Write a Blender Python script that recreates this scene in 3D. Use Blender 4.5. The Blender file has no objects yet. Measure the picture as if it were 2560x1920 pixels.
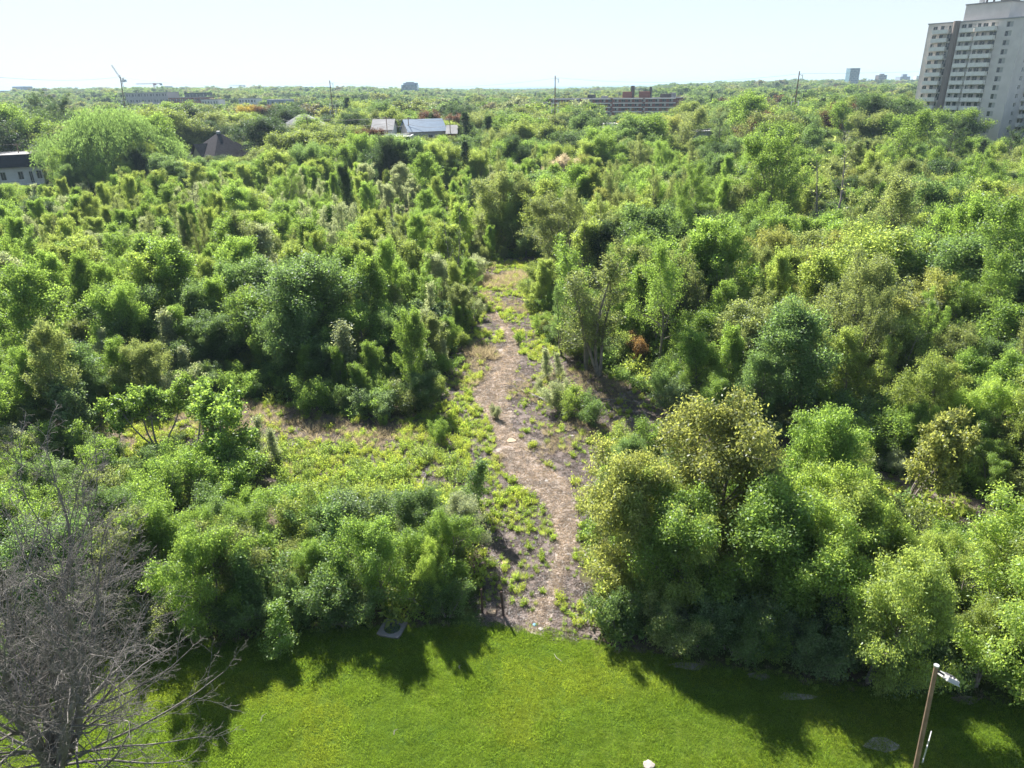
import bpy, math, random
import numpy as np
from mathutils import Vector, Matrix

# ------------------------------------------------------------------ camera, sky, sun, exposure
sc = bpy.context.scene
PW, PH, F = 2560.0, 1920.0, 1775.0          # photograph size and focal length, in its own pixels
CAM_H, PITCH, ROLL = 24.0, math.radians(22.8), math.radians(0.95)
SUN_EL, SUN_AZ = math.radians(42.7), math.radians(-25.0)   # azimuth from +Y, positive towards +X

cam_d = bpy.data.cameras.new('camera'); cam = bpy.data.objects.new('camera', cam_d)
sc.collection.objects.link(cam); sc.camera = cam
fwd = Vector((0, math.cos(PITCH), -math.sin(PITCH)))
up0 = Vector((0, math.sin(PITCH), math.cos(PITCH))); rt0 = Vector((1, 0, 0))
rt = rt0 * math.cos(ROLL) - up0 * math.sin(ROLL)
up = up0 * math.cos(ROLL) + rt0 * math.sin(ROLL)
M = Matrix((rt, up, -fwd)).transposed().to_4x4(); M.translation = (0, 0, CAM_H)
cam.matrix_world = M
cam_d.sensor_width = 36.0; cam_d.lens = 36.0 * F / PW
cam_d.clip_start = 0.5; cam_d.clip_end = 90000

world = bpy.data.worlds.new('World'); sc.world = world; world.use_nodes = True
wn = world.node_tree.nodes; wl = world.node_tree.links
bg = wn['Background']; sky = wn.new('ShaderNodeTexSky'); sky.sky_type = 'NISHITA'; sky.sun_disc = False
sky.sun_elevation = SUN_EL; sky.sun_rotation = SUN_AZ
sky.altitude = 100; sky.air_density = 0.9; sky.dust_density = 0.35; sky.ozone_density = 2.5
# the camera that took the photograph rolls bright sky off instead of clipping it: c / (1 + c / k), the same over the whole dome
k1 = wn.new('ShaderNodeVectorMath'); k1.operation = 'MULTIPLY_ADD'; wl.new(sky.outputs[0], k1.inputs[0]); k1.inputs[1].default_value = (.475, .435, .405); k1.inputs[2].default_value = (1, 1, 1)
k2 = wn.new('ShaderNodeVectorMath'); k2.operation = 'DIVIDE'; wl.new(sky.outputs[0], k2.inputs[0]); wl.new(k1.outputs[0], k2.inputs[1])
wl.new(k2.outputs[0], bg.inputs[0]); bg.inputs[1].default_value = 0.15

sun_d = bpy.data.lights.new('sun', 'SUN'); sun = bpy.data.objects.new('sun', sun_d); sc.collection.objects.link(sun)
sun_d.energy = 4.4; sun_d.angle = math.radians(0.5); sun_d.color = (1.0, 0.955, 0.88)
sdir = Vector((math.sin(SUN_AZ) * math.cos(SUN_EL), math.cos(SUN_AZ) * math.cos(SUN_EL), math.sin(SUN_EL)))
sun.rotation_euler = sdir.to_track_quat('Z', 'Y').to_euler(); sun.location = (0, 0, 60)

vs = sc.view_settings; vs.view_transform = 'Standard'; vs.look = 'None'; vs.gamma = 1.0; vs.use_curve_mapping = False
vs.exposure = 1.92
cy = sc.cycles
cy.max_bounces = 6; cy.diffuse_bounces = 4; cy.glossy_bounces = 2; cy.transmission_bounces = 2; cy.volume_bounces = 0
cy.transparent_max_bounces = 6; cy.caustics_reflective = False; cy.caustics_refractive = False

RNG = np.random.default_rng(11)
random.seed(5)

# ------------------------------------------------------------------ projection helpers (real ground positions)
def ray(px, py):
    d = fwd + rt * ((px - PW / 2) / F) - up * ((py - PH / 2) / F)
    return d
def at(px, py, z=0.0):
    d = ray(px, py); t = (z - CAM_H) / d.z
    return Vector((d.x * t, d.y * t, z))
def at_dist(px, py, D):                                    # point on the pixel's ray at forward distance D
    d = ray(px, py); t = D / d.y
    return Vector((d.x * t, D, CAM_H + d.z * t))
R3, U3, F3 = np.array(rt), np.array(up), np.array(fwd)
def project(x, y, z):
    v = np.stack([np.asarray(x, float), np.asarray(y, float), np.asarray(z, float) - CAM_H], -1)
    zc = v @ F3
    return PW / 2 + F * (v @ R3) / zc, PH / 2 - F * (v @ U3) / zc, zc

def smooth(a, b, x):
    t = np.clip((x - a) / (b - a), 0, 1); return t * t * (3 - 2 * t)
def hz(x, y):                                              # terrain height
    x = np.asarray(x, float); y = np.asarray(y, float)
    s = x / np.maximum(y, 1.0)
    A = np.interp(s, [-1.2, -.67, -.5, -.42, -.30, -.15, .0, .17, .23, .36, .52, .8],
                  [10, 10, 12, 12, 8, 3, -7, -5, 2, 5, 2, 2])
    z = smooth(450, 1500, y) * A - smooth(1700, 3500, y) * (A + 12)
    n = np.sin(x * .011 + y * .007) + np.sin(x * .023 - y * .013 + 2)
    return z + smooth(300, 900, y) * n * 1.0 * (1 - smooth(2500, 3500, y))
def vnoise(x, y, s, seed=0):                               # smooth value noise 0..1
    x = np.asarray(x) / s; y = np.asarray(y) / s
    xi = np.floor(x).astype(int); yi = np.floor(y).astype(int); fx = x - xi; fy = y - yi
    def h(a, b):
        v = np.sin(a * 127.1 + b * 311.7 + seed * 74.7) * 43758.5453
        return v - np.floor(v)
    fx = fx * fx * (3 - 2 * fx); fy = fy * fy * (3 - 2 * fy)
    return (h(xi, yi) * (1 - fx) + h(xi + 1, yi) * fx) * (1 - fy) + (h(xi, yi + 1) * (1 - fx) + h(xi + 1, yi + 1) * fx) * fy
def inpoly(x, y, poly):
    x = np.asarray(x); y = np.asarray(y); c = np.zeros(x.shape, bool); n = len(poly)
    for i in range(n):
        x0, y0 = poly[i]; x1, y1 = poly[(i + 1) % n]
        cond = ((y0 > y) != (y1 > y)) & (x < (x1 - x0) * (y - y0) / ((y1 - y0) + 1e-12) + x0)
        c ^= cond
    return c
def gpoly(pts): return [tuple(at(px, py))[:2] for px, py in pts]

# ------------------------------------------------------------------ materials
def nmat(name):
    m = bpy.data.materials.new(name); m.use_nodes = True
    return m, m.node_tree.nodes, m.node_tree.links, m.node_tree.nodes['Principled BSDF']
def coords(n, l, obj=True):
    t = n.new('ShaderNodeTexCoord'); return t.outputs['Object' if obj else 'Generated']
def noise(n, l, vec, scale, detail=4, rough=.6):
    t = n.new('ShaderNodeTexNoise'); t.inputs['Scale'].default_value = scale; t.inputs['Detail'].default_value = detail
    t.inputs['Roughness'].default_value = rough; l.new(vec, t.inputs['Vector']); return t.outputs['Fac']
def ramp(n, l, fac, stops):
    r = n.new('ShaderNodeValToRGB'); e = r.color_ramp.elements
    e[0].position = stops[0][0]; e[0].color = (*stops[0][1], 1); e[1].position = stops[-1][0]; e[1].color = (*stops[-1][1], 1)
    for p, c in stops[1:-1]:
        q = e.new(p); q.color = (*c, 1)
    l.new(fac, r.inputs[0]); return r.outputs[0]
def mixc(n, l, fac, a, b, mode='MIX'):
    m = n.new('ShaderNodeMix'); m.data_type = 'RGBA'; m.blend_type = mode
    if isinstance(fac, float): m.inputs[0].default_value = fac
    else: l.new(fac, m.inputs[0])
    for s, v in ((6, a), (7, b)):
        if isinstance(v, tuple): m.inputs[s].default_value = (*v, 1)
        else: l.new(v, m.inputs[s])
    return m.outputs[2]
def simple(name, col, rough=.8, var=.15, scale=3.0, metal=0.0, bump=0.0, spec=.3):
    m, n, l, p = nmat(name); v = coords(n, l)
    f = noise(n, l, v, scale, 5)
    a = tuple(max(0, c * (1 - var)) for c in col); b = tuple(min(1, c * (1 + var)) for c in col)
    l.new(ramp(n, l, f, [(.3, a), (.7, b)]), p.inputs['Base Color'])
    p.inputs['Roughness'].default_value = rough; p.inputs['Metallic'].default_value = metal
    p.inputs['Specular IOR Level'].default_value = spec
    if bump:
        bp = n.new('ShaderNodeBump'); bp.inputs['Strength'].default_value = bump; bp.inputs['Distance'].default_value = .05
        l.new(noise(n, l, v, scale * 6, 4), bp.inputs['Height']); l.new(bp.outputs[0], p.inputs['Normal'])
    return m

def leaf_material(name, gloss=.016, trans=.55):
    m, n, l, p = nmat(name); n.remove(p)
    out = n['Material Output']
    oi = n.new('ShaderNodeObjectInfo'); at_ = n.new('ShaderNodeAttribute'); at_.attribute_name = 'var'
    v = coords(n, l); nz = noise(n, l, v, .9, 2)
    # each leaf's own shade and the branch's own tint
    ia = n.new('ShaderNodeAttribute'); ia.attribute_type = 'INSTANCER'; ia.attribute_name = 'icol'
    gt = n.new('ShaderNodeMath'); gt.operation = 'GREATER_THAN'; l.new(ia.outputs['Fac'], gt.inputs[0]); gt.inputs[1].default_value = .001
    OC = mixc(n, l, gt.outputs[0], oi.outputs['Color'], ia.outputs['Color'])
    ks = n.new('ShaderNodeVectorMath'); ks.operation = 'MULTIPLY'; l.new(OC, ks.inputs[0]); ks.inputs[1].default_value = (1.72, 1.60, 2.35); OC = ks.outputs[0]
    yel = mixc(n, l, .30, OC, (.17, .215, .05))
    blu = mixc(n, l, .25, OC, (.08, .14, .075))
    rr = n.new('ShaderNodeMapRange'); l.new(nz, rr.inputs[0]); rr.inputs[1].default_value = .35; rr.inputs[2].default_value = .65
    tint = mixc(n, l, rr.outputs[0], yel, blu)
    tint = mixc(n, l, .45, OC, tint)
    ma = n.new('ShaderNodeMath'); ma.operation = 'MULTIPLY_ADD'; l.new(at_.outputs['Fac'], ma.inputs[0]); ma.inputs[1].default_value = .75; ma.inputs[2].default_value = .62
    mb = n.new('ShaderNodeMath'); mb.operation = 'MULTIPLY_ADD'; l.new(oi.outputs['Random'], mb.inputs[0]); mb.inputs[1].default_value = .34; mb.inputs[2].default_value = .83
    mc = n.new('ShaderNodeMath'); mc.operation = 'MULTIPLY'; l.new(ma.outputs[0], mc.inputs[0]); l.new(mb.outputs[0], mc.inputs[1])
    cm = n.new('ShaderNodeVectorMath'); cm.operation = 'SCALE'; l.new(tint, cm.inputs[0]); l.new(mc.outputs[0], cm.inputs['Scale'])
    tr = n.new('ShaderNodeVectorMath'); tr.operation = 'MULTIPLY'; l.new(cm.outputs[0], tr.inputs[0]); tr.inputs[1].default_value = (2.3, 2.15, 1.3)
    d = n.new('ShaderNodeBsdfDiffuse'); l.new(cm.outputs[0], d.inputs[0])
    t = n.new('ShaderNodeBsdfTranslucent'); l.new(tr.outputs[0], t.inputs[0])
    g = n.new('ShaderNodeBsdfGlossy'); g.inputs['Roughness'].default_value = .42; g.inputs[0].default_value = (.9, .95, 1, 1)
    m1 = n.new('ShaderNodeMixShader'); m1.inputs[0].default_value = trans; l.new(d.outputs[0], m1.inputs[1]); l.new(t.outputs[0], m1.inputs[2])
    m2 = n.new('ShaderNodeMixShader'); m2.inputs[0].default_value = gloss; l.new(m1.outputs[0], m2.inputs[1]); l.new(g.outputs[0], m2.inputs[2])
    l.new(m2.outputs[0], out.inputs[0])
    return m
MLEAF = leaf_material('leaf')
MBARK = simple('bark', (.21, .185, .165), .95, .35, 2.5, spec=.1)
MDEAD = simple('dead_bark', (.150, .137, .126), .9, .35, 2.0, spec=.15)
MSTRAW = None

# ground materials
def ground_material():
    m, n, l, p = nmat('woodland_floor'); v = coords(n, l)
    a = ramp(n, l, noise(n, l, v, .25, 6), [(.38, (.10, .078, .06)), (.5, (.075, .085, .03)), (.62, (.055, .085, .022))])
    f = ramp(n, l, noise(n, l, v, 6, 6, .7), [(.3, (.55, .55, .55)), (.7, (1.35, 1.35, 1.35))])
    l.new(mixc(n, l, 1.0, a, f, 'MULTIPLY'), p.inputs['Base Color']); p.inputs['Roughness'].default_value = 1
    p.inputs['Specular IOR Level'].default_value = .05
    bp = n.new('ShaderNodeBump'); bp.inputs['Strength'].default_value = .6; bp.inputs['Distance'].default_value = .15
    l.new(noise(n, l, v, 4, 6, .7), bp.inputs['Height']); l.new(bp.outputs[0], p.inputs['Normal'])
    return m
def soil_material(name, c0, c1, c2, s1=.5, s2=14, fine=1.0):
    m, n, l, p = nmat(name); v = coords(n, l)
    a = ramp(n, l, noise(n, l, v, s1, 6, .65), [(.35, c0), (.5, c1), (.66, c2)])
    f = ramp(n, l, noise(n, l, v, s2, 6, .8), [(.32, (1 - .5 * fine,) * 3), (.5, (1, 1, 1)), (.7, (1 + .55 * fine, 1 + .5 * fine, 1 + .45 * fine))])
    l.new(mixc(n, l, 1.0, a, f, 'MULTIPLY'), p.inputs['Base Color']); p.inputs['Roughness'].default_value = 1
    p.inputs['Specular IOR Level'].default_value = .05
    bp = n.new('ShaderNodeBump'); bp.inputs['Strength'].default_value = .7; bp.inputs['Distance'].default_value = .08
    l.new(noise(n, l, v, s2 * .8, 6, .8), bp.inputs['Height']); l.new(bp.outputs[0], p.inputs['Normal'])
    return m
def lawn_material():
    m, n, l, p = nmat('lawn_turf'); v = coords(n, l)
    a = ramp(n, l, noise(n, l, v, .22, 5, .6), [(.36, (.054, .100, .014)), (.5, (.080, .125, .016)), (.64, (.108, .140, .02))])
    f = ramp(n, l, noise(n, l, v, 5.5, 6, .75), [(.32, (.4, .48, .4)), (.5, (1, 1, 1)), (.68, (1.6, 1.45, 1.2))])
    l.new(mixc(n, l, 1.0, a, f, 'MULTIPLY'), p.inputs['Base Color']); p.inputs['Roughness'].default_value = 1
    p.inputs['Specular IOR Level'].default_value = .08
    bp = n.new('ShaderNodeBump'); bp.inputs['Strength'].default_value = .9; bp.inputs['Distance'].default_value = .1
    l.new(noise(n, l, v, 7, 6, .8), bp.inputs['Height']); l.new(bp.outputs[0], p.inputs['Normal'])
    return m
MGROUND = ground_material(); MLAWN = lawn_material()
MPATH = soil_material('mulch_path', (.235, .195, .165), (.285, .24, .208), (.33, .28, .248), .7, 16, .55)
MSOIL = soil_material('bare_soil', (.12, .097, .088), (.16, .131, .119), (.195, .163, .15), .35, 12)
MSAND = soil_material('pale_sand', (.24, .215, .19), (.29, .26, .23), (.35, .31, .27), 2, 9)
MWATER = simple('lake_water', (.022, .105, .135), 1, .08, .002, spec=0)

# ------------------------------------------------------------------ mesh helpers
COL = sc.collection
def mesh_np(name, V, Q, mats, midx=None, var=None, smoothf=False):
    V = np.ascontiguousarray(V, np.float32).reshape(-1, 3); Q = np.ascontiguousarray(Q, np.int32); k = Q.shape[1]; nf = len(Q)
    me = bpy.data.meshes.new(name)
    me.vertices.add(len(V)); me.vertices.foreach_set('co', V.ravel())
    me.loops.add(nf * k); me.loops.foreach_set('vertex_index', Q.ravel())
    me.polygons.add(nf); me.polygons.foreach_set('loop_start', np.arange(nf, dtype=np.int32) * k)
    if midx is not None: me.polygons.foreach_set('material_index', np.asarray(midx, np.int32))
    if smoothf: me.polygons.foreach_set('use_smooth', np.ones(nf, bool))
    for m in mats: me.materials.append(m)
    if var is not None:
        a = me.attributes.new('var', 'FLOAT', 'FACE'); a.data.foreach_set('value', np.asarray(var, np.float32))
    me.update(calc_edges=True); me.validate()
    return me
class MB:
    """collects boxes, tubes and polygons; build() links them as one mesh object"""
    def __init__(s): s.v = []; s.f = []; s.m = []
    def box(s, x0, y0, z0, x1, y1, z1, m=0):
        b = len(s.v); s.v += [(x0, y0, z0), (x1, y0, z0), (x1, y1, z0), (x0, y1, z0), (x0, y0, z1), (x1, y0, z1), (x1, y1, z1), (x0, y1, z1)]
        s.f += [tuple(b + i for i in q) for q in ((0, 3, 2, 1), (4, 5, 6, 7), (0, 1, 5, 4), (1, 2, 6, 5), (2, 3, 7, 6), (3, 0, 4, 7))]; s.m += [m] * 6; return s
    def face(s, pts, m=0):
        b = len(s.v); s.v += [tuple(p) for p in pts]; s.f.append(tuple(range(b, b + len(pts)))); s.m.append(m); return s
    def tube(s, a, b, r0, r1=None, n=6, m=0, cap=True):
        r1 = r0 if r1 is None else r1; a = Vector(a); b = Vector(b); d = (b - a).normalized()
        u = d.orthogonal().normalized(); w = d.cross(u); k = len(s.v)
        for c, r in ((a, r0), (b, r1)):
            for i in range(n):
                t = 2 * math.pi * i / n; s.v.append(tuple(c + (u * math.cos(t) + w * math.sin(t)) * r))
        for i in range(n):
            j = (i + 1) % n; s.f.append((k + i, k + j, k + n + j, k + n + i)); s.m.append(m)
        if cap: s.f += [tuple(k + i for i in reversed(range(n))), tuple(k + n + i for i in range(n))]; s.m += [m, m]
        return s
    def path(s, pts, rads, n=6, m=0):
        for i in range(len(pts) - 1): s.tube(pts[i], pts[i + 1], rads[i], rads[i + 1], n, m, cap=(i == len(pts) - 2))
        return s
    def mesh(s, name, mats):
        me = bpy.data.meshes.new(name); me.from_pydata(s.v, [], s.f)
        for m in (mats if isinstance(mats, (list, tuple)) else [mats]): me.materials.append(m)
        me.polygons.foreach_set('material_index', np.asarray(s.m, np.int32)); me.update(); return me
    def build(s, name, mats, parent=None, loc=None): return link(name, s.mesh(name, mats), parent, loc)
def link(name, me, parent=None, loc=None):
    o = bpy.data.objects.new(name, me); COL.objects.link(o)
    if parent is not None: o.parent = parent
    if loc is not None: o.location = loc
    return o
def thing(name, label, cat, loc=(0, 0, 0), rz=0, group=None):
    o = link(name, None, None, loc); o.rotation_euler = (0, 0, rz); tag(o, label, cat, group); return o
def tag(o, label, cat, group=None):
    o['label'] = label; o['category'] = cat
    if group: o['group'] = group
    return o

# ------------------------------------------------------------------ plants: branch growth, all branches of a level at once
def nrm(a): return a / np.maximum(np.linalg.norm(a, axis=-1, keepdims=True), 1e-9)
def grow(rng, stems, levels):
    """stems: (P0, D, L, R); levels: dicts; returns a list of (P (N,S,3), R (N,S))"""
    P0, D, L, R = [np.array(a, float) for a in stems]; out = []
    for li, lv in enumerate(levels):
        N = len(P0); S = lv.get('segs', 4); P = np.zeros((N, S, 3)); P[:, 0] = P0; d = nrm(D); T = [d.copy()]
        for s in range(1, S):
            d = nrm(d + np.array([0, 0, lv.get('trop', 0)]) + rng.normal(0, lv.get('wander', .1), (N, 3)))
            P[:, s] = P[:, s - 1] + d * (L / (S - 1))[:, None]; T.append(d.copy())
        T = np.stack(T, 1); tt = np.linspace(0, 1, S)
        RR = R[:, None] * (1 - lv.get('taper', .7) * tt[None])
        out.append((P, RR))
        if li == len(levels) - 1: break
        nx = levels[li + 1]; k = nx['k']; t = np.linspace(nx.get('t0', .25), nx.get('t1', 1.0), k)[None] + rng.normal(0, .3 / k, (N, k))
        t = np.clip(t, .05, 1.0); ix = np.minimum((t * (S - 1)).astype(int), S - 2); fr = t * (S - 1) - ix
        ar = np.arange(N)[:, None]
        base = P[ar, ix] * (1 - fr[..., None]) + P[ar, ix + 1] * fr[..., None]; tan = T[ar, np.minimum(ix + 1, S - 1)]
        az = rng.uniform(0, 6.283, (N, 1)) + np.arange(k)[None] * 2.4 + rng.normal(0, .4, (N, k))
        ref = np.where(np.abs(tan[..., 2:3]) > .9, np.array([1., 0, 0]), np.array([0, 0, 1.]))
        u = nrm(np.cross(tan, ref)); w = np.cross(tan, u)
        a0, a1 = nx.get('ang', (50, 50)); an = np.radians(a0 + (a1 - a0) * t + rng.normal(0, 8, (N, k)))
        dd = tan * np.cos(an)[..., None] + (u * np.cos(az)[..., None] + w * np.sin(az)[..., None]) * np.sin(an)[..., None]
        ln = L[:, None] * nx['len'] * nx.get('shape', lambda q: 1 - .5 * q)(t) * rng.uniform(.75, 1.25, (N, k))
        rad = RR[ar, ix] * nx.get('rr', .5)
        P0 = base.reshape(-1, 3); D = dd.reshape(-1, 3); L = ln.ravel(); R = rad.ravel()
    return out
def tubes(P, R, sides=4):
    N, S, _ = P.shape; ax = nrm(P[:, -1] - P[:, 0]); ref = np.where(np.abs(ax[:, 2:3]) > .9, np.array([1., 0, 0]), np.array([0, 0, 1.]))
    u = nrm(np.cross(ax, ref)); w = np.cross(ax, u); a = np.arange(sides) * 2 * math.pi / sides
    ring = u[:, None, None] * np.cos(a)[None, None, :, None] + w[:, None, None] * np.sin(a)[None, None, :, None]
    V = P[:, :, None] + ring * R[:, :, None, None]
    idx = np.arange(N * S * sides).reshape(N, S, sides)
    q = np.stack([idx[:, :-1], np.roll(idx[:, :-1], -1, 2), np.roll(idx[:, 1:], -1, 2), idx[:, 1:]], -1).reshape(-1, 4)
    return V.reshape(-1, 3), q
def leaves(rng, P, per, size, aspect=.55, spread=.12, droop=.2, upb=.5, t0=.1, along=.4):
    N, S, _ = P.shape; n = N * per; bi = np.repeat(np.arange(N), per)
    t = rng.uniform(t0, 1.0, n); ix = np.minimum((t * (S - 1)).astype(int), S - 2); fr = (t * (S - 1) - ix)[:, None]
    c = P[bi, ix] * (1 - fr) + P[bi, ix + 1] * fr + rng.normal(0, spread, (n, 3))
    tan = nrm(P[bi, -1] - P[bi, 0])
    d = nrm(tan * along + rng.normal(0, .6, (n, 3)) + np.array([0, 0, -droop])); nn = nrm(rng.normal(0, .7, (n, 3)) + np.array([0, 0, upb]))
    s = nrm(np.cross(d, nn)); ln = size * rng.uniform(.65, 1.35, n)[:, None]; w = ln * aspect * .5
    m = c + d * ln * .45; nn2 = np.cross(s, d)
    V = np.stack([c, m + s * w + nn2 * w * .25, c + d * ln, m - s * w + nn2 * w * .25], 1).reshape(-1, 3)
    return V, np.arange(n * 4).reshape(-1, 4), rng.uniform(0, 1, n)
def join(parts):
    Vs, Qs, off = [], [], 0
    for V, Q in parts: Vs.append(V); Qs.append(Q + off); off += len(V)
    return np.concatenate(Vs), np.concatenate(Qs)

PROTO = {}     # kind -> list of (trunk mesh, crown mesh, joined mesh)
def finish(kind, rng, L, leafV, leafQ, var, sides=(6, 5, 4, 3), wood_levels=None, twig_in_crown=True, bark=MBARK):
    wl_ = L[:-1] if wood_levels is None else L[:wood_levels]
    tw = L[len(wl_):]
    wv, wq = join([tubes(P, R, sides[min(i, 3)]) for i, (P, R) in enumerate(wl_)])
    tr = mesh_np('trunk', wv, wq, [bark], smoothf=True)
    parts = [(leafV, leafQ)]; nm = [0] * 0; mi = np.zeros(len(leafQ), int); va = var
    if twig_in_crown and tw:
        tv, tq = join([tubes(P[:, ::max(1, P.shape[1] - 1)], R[:, ::max(1, R.shape[1] - 1)], 3) for P, R in tw])
        parts.append((tv, tq)); mi = np.concatenate([mi, np.ones(len(tq), int)]); va = np.concatenate([var, np.zeros(len(tq))])
    cv, cq = join(parts)
    cr = mesh_np('crown', cv, cq, [MLEAF, bark], mi, va)
    jv, jq = join([(cv, cq), (wv, wq)])
    jm = mesh_np(kind, jv, jq, [MLEAF, bark], np.concatenate([mi, np.ones(len(wq), int)]), np.concatenate([va, np.zeros(len(wq))]))
    PROTO.setdefault(kind, []).append((tr, cr, jm))

def tree(kind, seed, H, stems=1, spreadst=.1, levels=None, leaf=None, r0=.12, **kw):
    rng = np.random.default_rng(seed)
    a = rng.uniform(0, 6.28, stems) + np.arange(stems) * 6.28 / stems
    P0 = np.stack([np.cos(a) * .12 * (stems > 1), np.sin(a) * .12 * (stems > 1), np.full(stems, -.15)], 1)
    D = np.stack([np.cos(a) * spreadst, np.sin(a) * spreadst, np.ones(stems)], 1)
    L = grow(rng, (P0, D, np.full(stems, H) * rng.uniform(.85, 1.05, stems), np.full(stems, r0)), levels)
    lv = [leaves(rng, L[-1][0], **leaf)]
    if 'extra' in kw: lv.append(leaves(rng, L[-2][0], **kw.pop('extra')))
    V, Q = join([(x[0], x[1]) for x in lv]); var = np.concatenate([x[2] for x in lv])
    finish(kind, rng, L, V, Q, var, **kw)

bump_ = lambda a, b: (lambda q: a + b * np.sin(np.clip(q, 0, 1) * math.pi) ** .8)
for s in range(3):      # round-headed broadleaf, 8 m
    tree('round', 20 + s, 7.4, levels=[dict(segs=7, trop=.05, wander=.06, taper=.8),
        dict(k=17, t0=.18, t1=.98, len=.40, ang=(70, 30), shape=lambda q: .25 + 1.05 * np.sin(np.clip(.12 + q * .88, 0, 1) * math.pi) ** .7, trop=.10, wander=.10, segs=5, rr=.42),
        dict(k=9, t0=.25, t1=1, len=.46, ang=(55, 35), trop=.06, wander=.14, segs=4, rr=.5),
        dict(k=7, t0=.2, t1=1, len=.50, ang=(50, 40), wander=.15, segs=3, rr=.5)],
        leaf=dict(per=36, size=.14, spread=.25, droop=.25, upb=.8), r0=.15)
for s in range(3):      # upswept young ash or poplar, 8 m
    tree('ascend', 40 + s, 7.6, levels=[dict(segs=7, trop=.04, wander=.05, taper=.85),
        dict(k=20, t0=.12, t1=.98, len=.36, ang=(48, 22), shape=lambda q: .45 + .75 * np.sin(np.clip(.15 + q * .8, 0, 1) * math.pi), trop=.16, wander=.07, segs=5, rr=.4),
        dict(k=7, t0=.25, t1=1, len=.38, ang=(42, 25), trop=.14, wander=.10, segs=4, rr=.5),
        dict(k=6, t0=.2, t1=1, len=.5, ang=(40, 30), trop=.10, wander=.12, segs=3, rr=.5)],
        leaf=dict(per=30, size=.13, spread=.17, droop=.1, upb=.6, along=.8), r0=.11)
for s in range(3):      # tall thin-leaved tree showing its limbs, 12 m
    tree('sparse', 60 + s, 11.5, stems=1 + s % 2, spreadst=.14, levels=[dict(segs=8, trop=.04, wander=.08, taper=.85),
        dict(k=15, t0=.28, t1=.98, len=.30, ang=(58, 28), shape=bump_(.45, .7), trop=.10, wander=.16, segs=6, rr=.45),
        dict(k=8, t0=.2, t1=1, len=.40, ang=(55, 35), trop=.08, wander=.18, segs=4, rr=.5),
        dict(k=6, t0=.2, t1=1, len=.45, ang=(50, 40), wander=.2, segs=3, rr=.5)],
        leaf=dict(per=24, size=.135, spread=.20, droop=.3, upb=.5), r0=.17)
for s in range(3):      # box elder: clumps hanging off the branch ends, 8 m
    tree('clumpy', 80 + s, 6.6, stems=2, spreadst=.28, levels=[dict(segs=6, trop=.02, wander=.10, taper=.8),
        dict(k=13, t0=.12, t1=1, len=.44, ang=(75, 30), shape=lambda q: .55 + .6 * np.sin(np.clip(.1 + q * .8, 0, 1) * math.pi), trop=.06, wander=.16, segs=5, rr=.5),
        dict(k=7, t0=.3, t1=1, len=.42, ang=(60, 40), trop=.03, wander=.2, segs=4, rr=.5),
        dict(k=6, t0=.35, t1=1, len=.42, ang=(60, 45), trop=-.05, wander=.2, segs=3, rr=.5)],
        leaf=dict(per=40, size=.14, aspect=.45, spread=.21, droop=.7, upb=.7), r0=.14)
for s in range(3):      # many-stemmed shrub, 3 m
    tree('shrub', 100 + s, 2.9, stems=7, spreadst=.55, levels=[dict(segs=5, trop=.03, wander=.12, taper=.7),
        dict(k=8, t0=.2, t1=1, len=.42, ang=(45, 35), trop=.05, wander=.15, segs=4, rr=.6),
        dict(k=6, t0=.2, t1=1, len=.5, ang=(50, 35), wander=.18, segs=3, rr=.6)],
        leaf=dict(per=30, size=.115, spread=.15, droop=.1, upb=.6), r0=.035)
for s in range(2):      # sapling, 5.5 m
    tree('sapling', 120 + s, 5.4, levels=[dict(segs=7, trop=.03, wander=.05, taper=.85),
        dict(k=26, t0=.08, t1=1, len=.21, ang=(55, 25), shape=lambda q: 1.15 - .75 * q, trop=.10, wander=.12, segs=4, rr=.4),
        dict(k=6, t0=.15, t1=1, len=.5, ang=(50, 30), trop=.05, wander=.15, segs=3, rr=.5)],
        leaf=dict(per=30, size=.13, spread=.16, droop=.15, upb=.6), r0=.05)
# bare, thin sapling with a few leaves
tree('snag', 131, 8.5, stems=2, spreadst=.12, levels=[dict(segs=8, trop=.02, wander=.07, taper=.85),
        dict(k=14, t0=.2, t1=.98, len=.22, ang=(55, 30), trop=.12, wander=.16, segs=5, rr=.4),
        dict(k=6, t0=.2, t1=1, len=.45, ang=(50, 35), trop=.05, wander=.2, segs=4, rr=.5)],
        leaf=dict(per=2, size=.16, spread=.06), r0=.10, wood_levels=3)
for s in range(2):      # tall airy tree: pale stems with thin young foliage
    tree('airy', 135 + s, 11.5, stems=3, spreadst=.13, levels=[dict(segs=8, trop=.03, wander=.07, taper=.85),
        dict(k=15, t0=.25, t1=.98, len=.21, ang=(50, 28), trop=.12, wander=.14, segs=5, rr=.42),
        dict(k=7, t0=.2, t1=1, len=.45, ang=(50, 35), trop=.06, wander=.18, segs=4, rr=.5),
        dict(k=4, t0=.2, t1=1, len=.5, ang=(50, 35), trop=.04, wander=.2, segs=3, rr=.6)],
        leaf=dict(per=13, size=.12, spread=.13, droop=.1, upb=.5), r0=.12)
# umbrella-topped small tree (the group standing in the little clearing), 4.5 m
for s in range(2):
    tree('umbrella', 140 + s, 3.6, stems=4, spreadst=.42, levels=[dict(segs=6, trop=.03, wander=.14, taper=.7),
        dict(k=6, t0=.6, t1=1, len=.45, ang=(60, 35), trop=.03, wander=.15, segs=4, rr=.6),
        dict(k=7, t0=.2, t1=1, len=.55, ang=(60, 40), wander=.15, segs=4, rr=.6),
        dict(k=5, t0=.2, t1=1, len=.5, ang=(50, 40), wander=.15, segs=3, rr=.6)],
        leaf=dict(per=13, size=.15, spread=.09, droop=.1, upb=.8), r0=.06)
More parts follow.
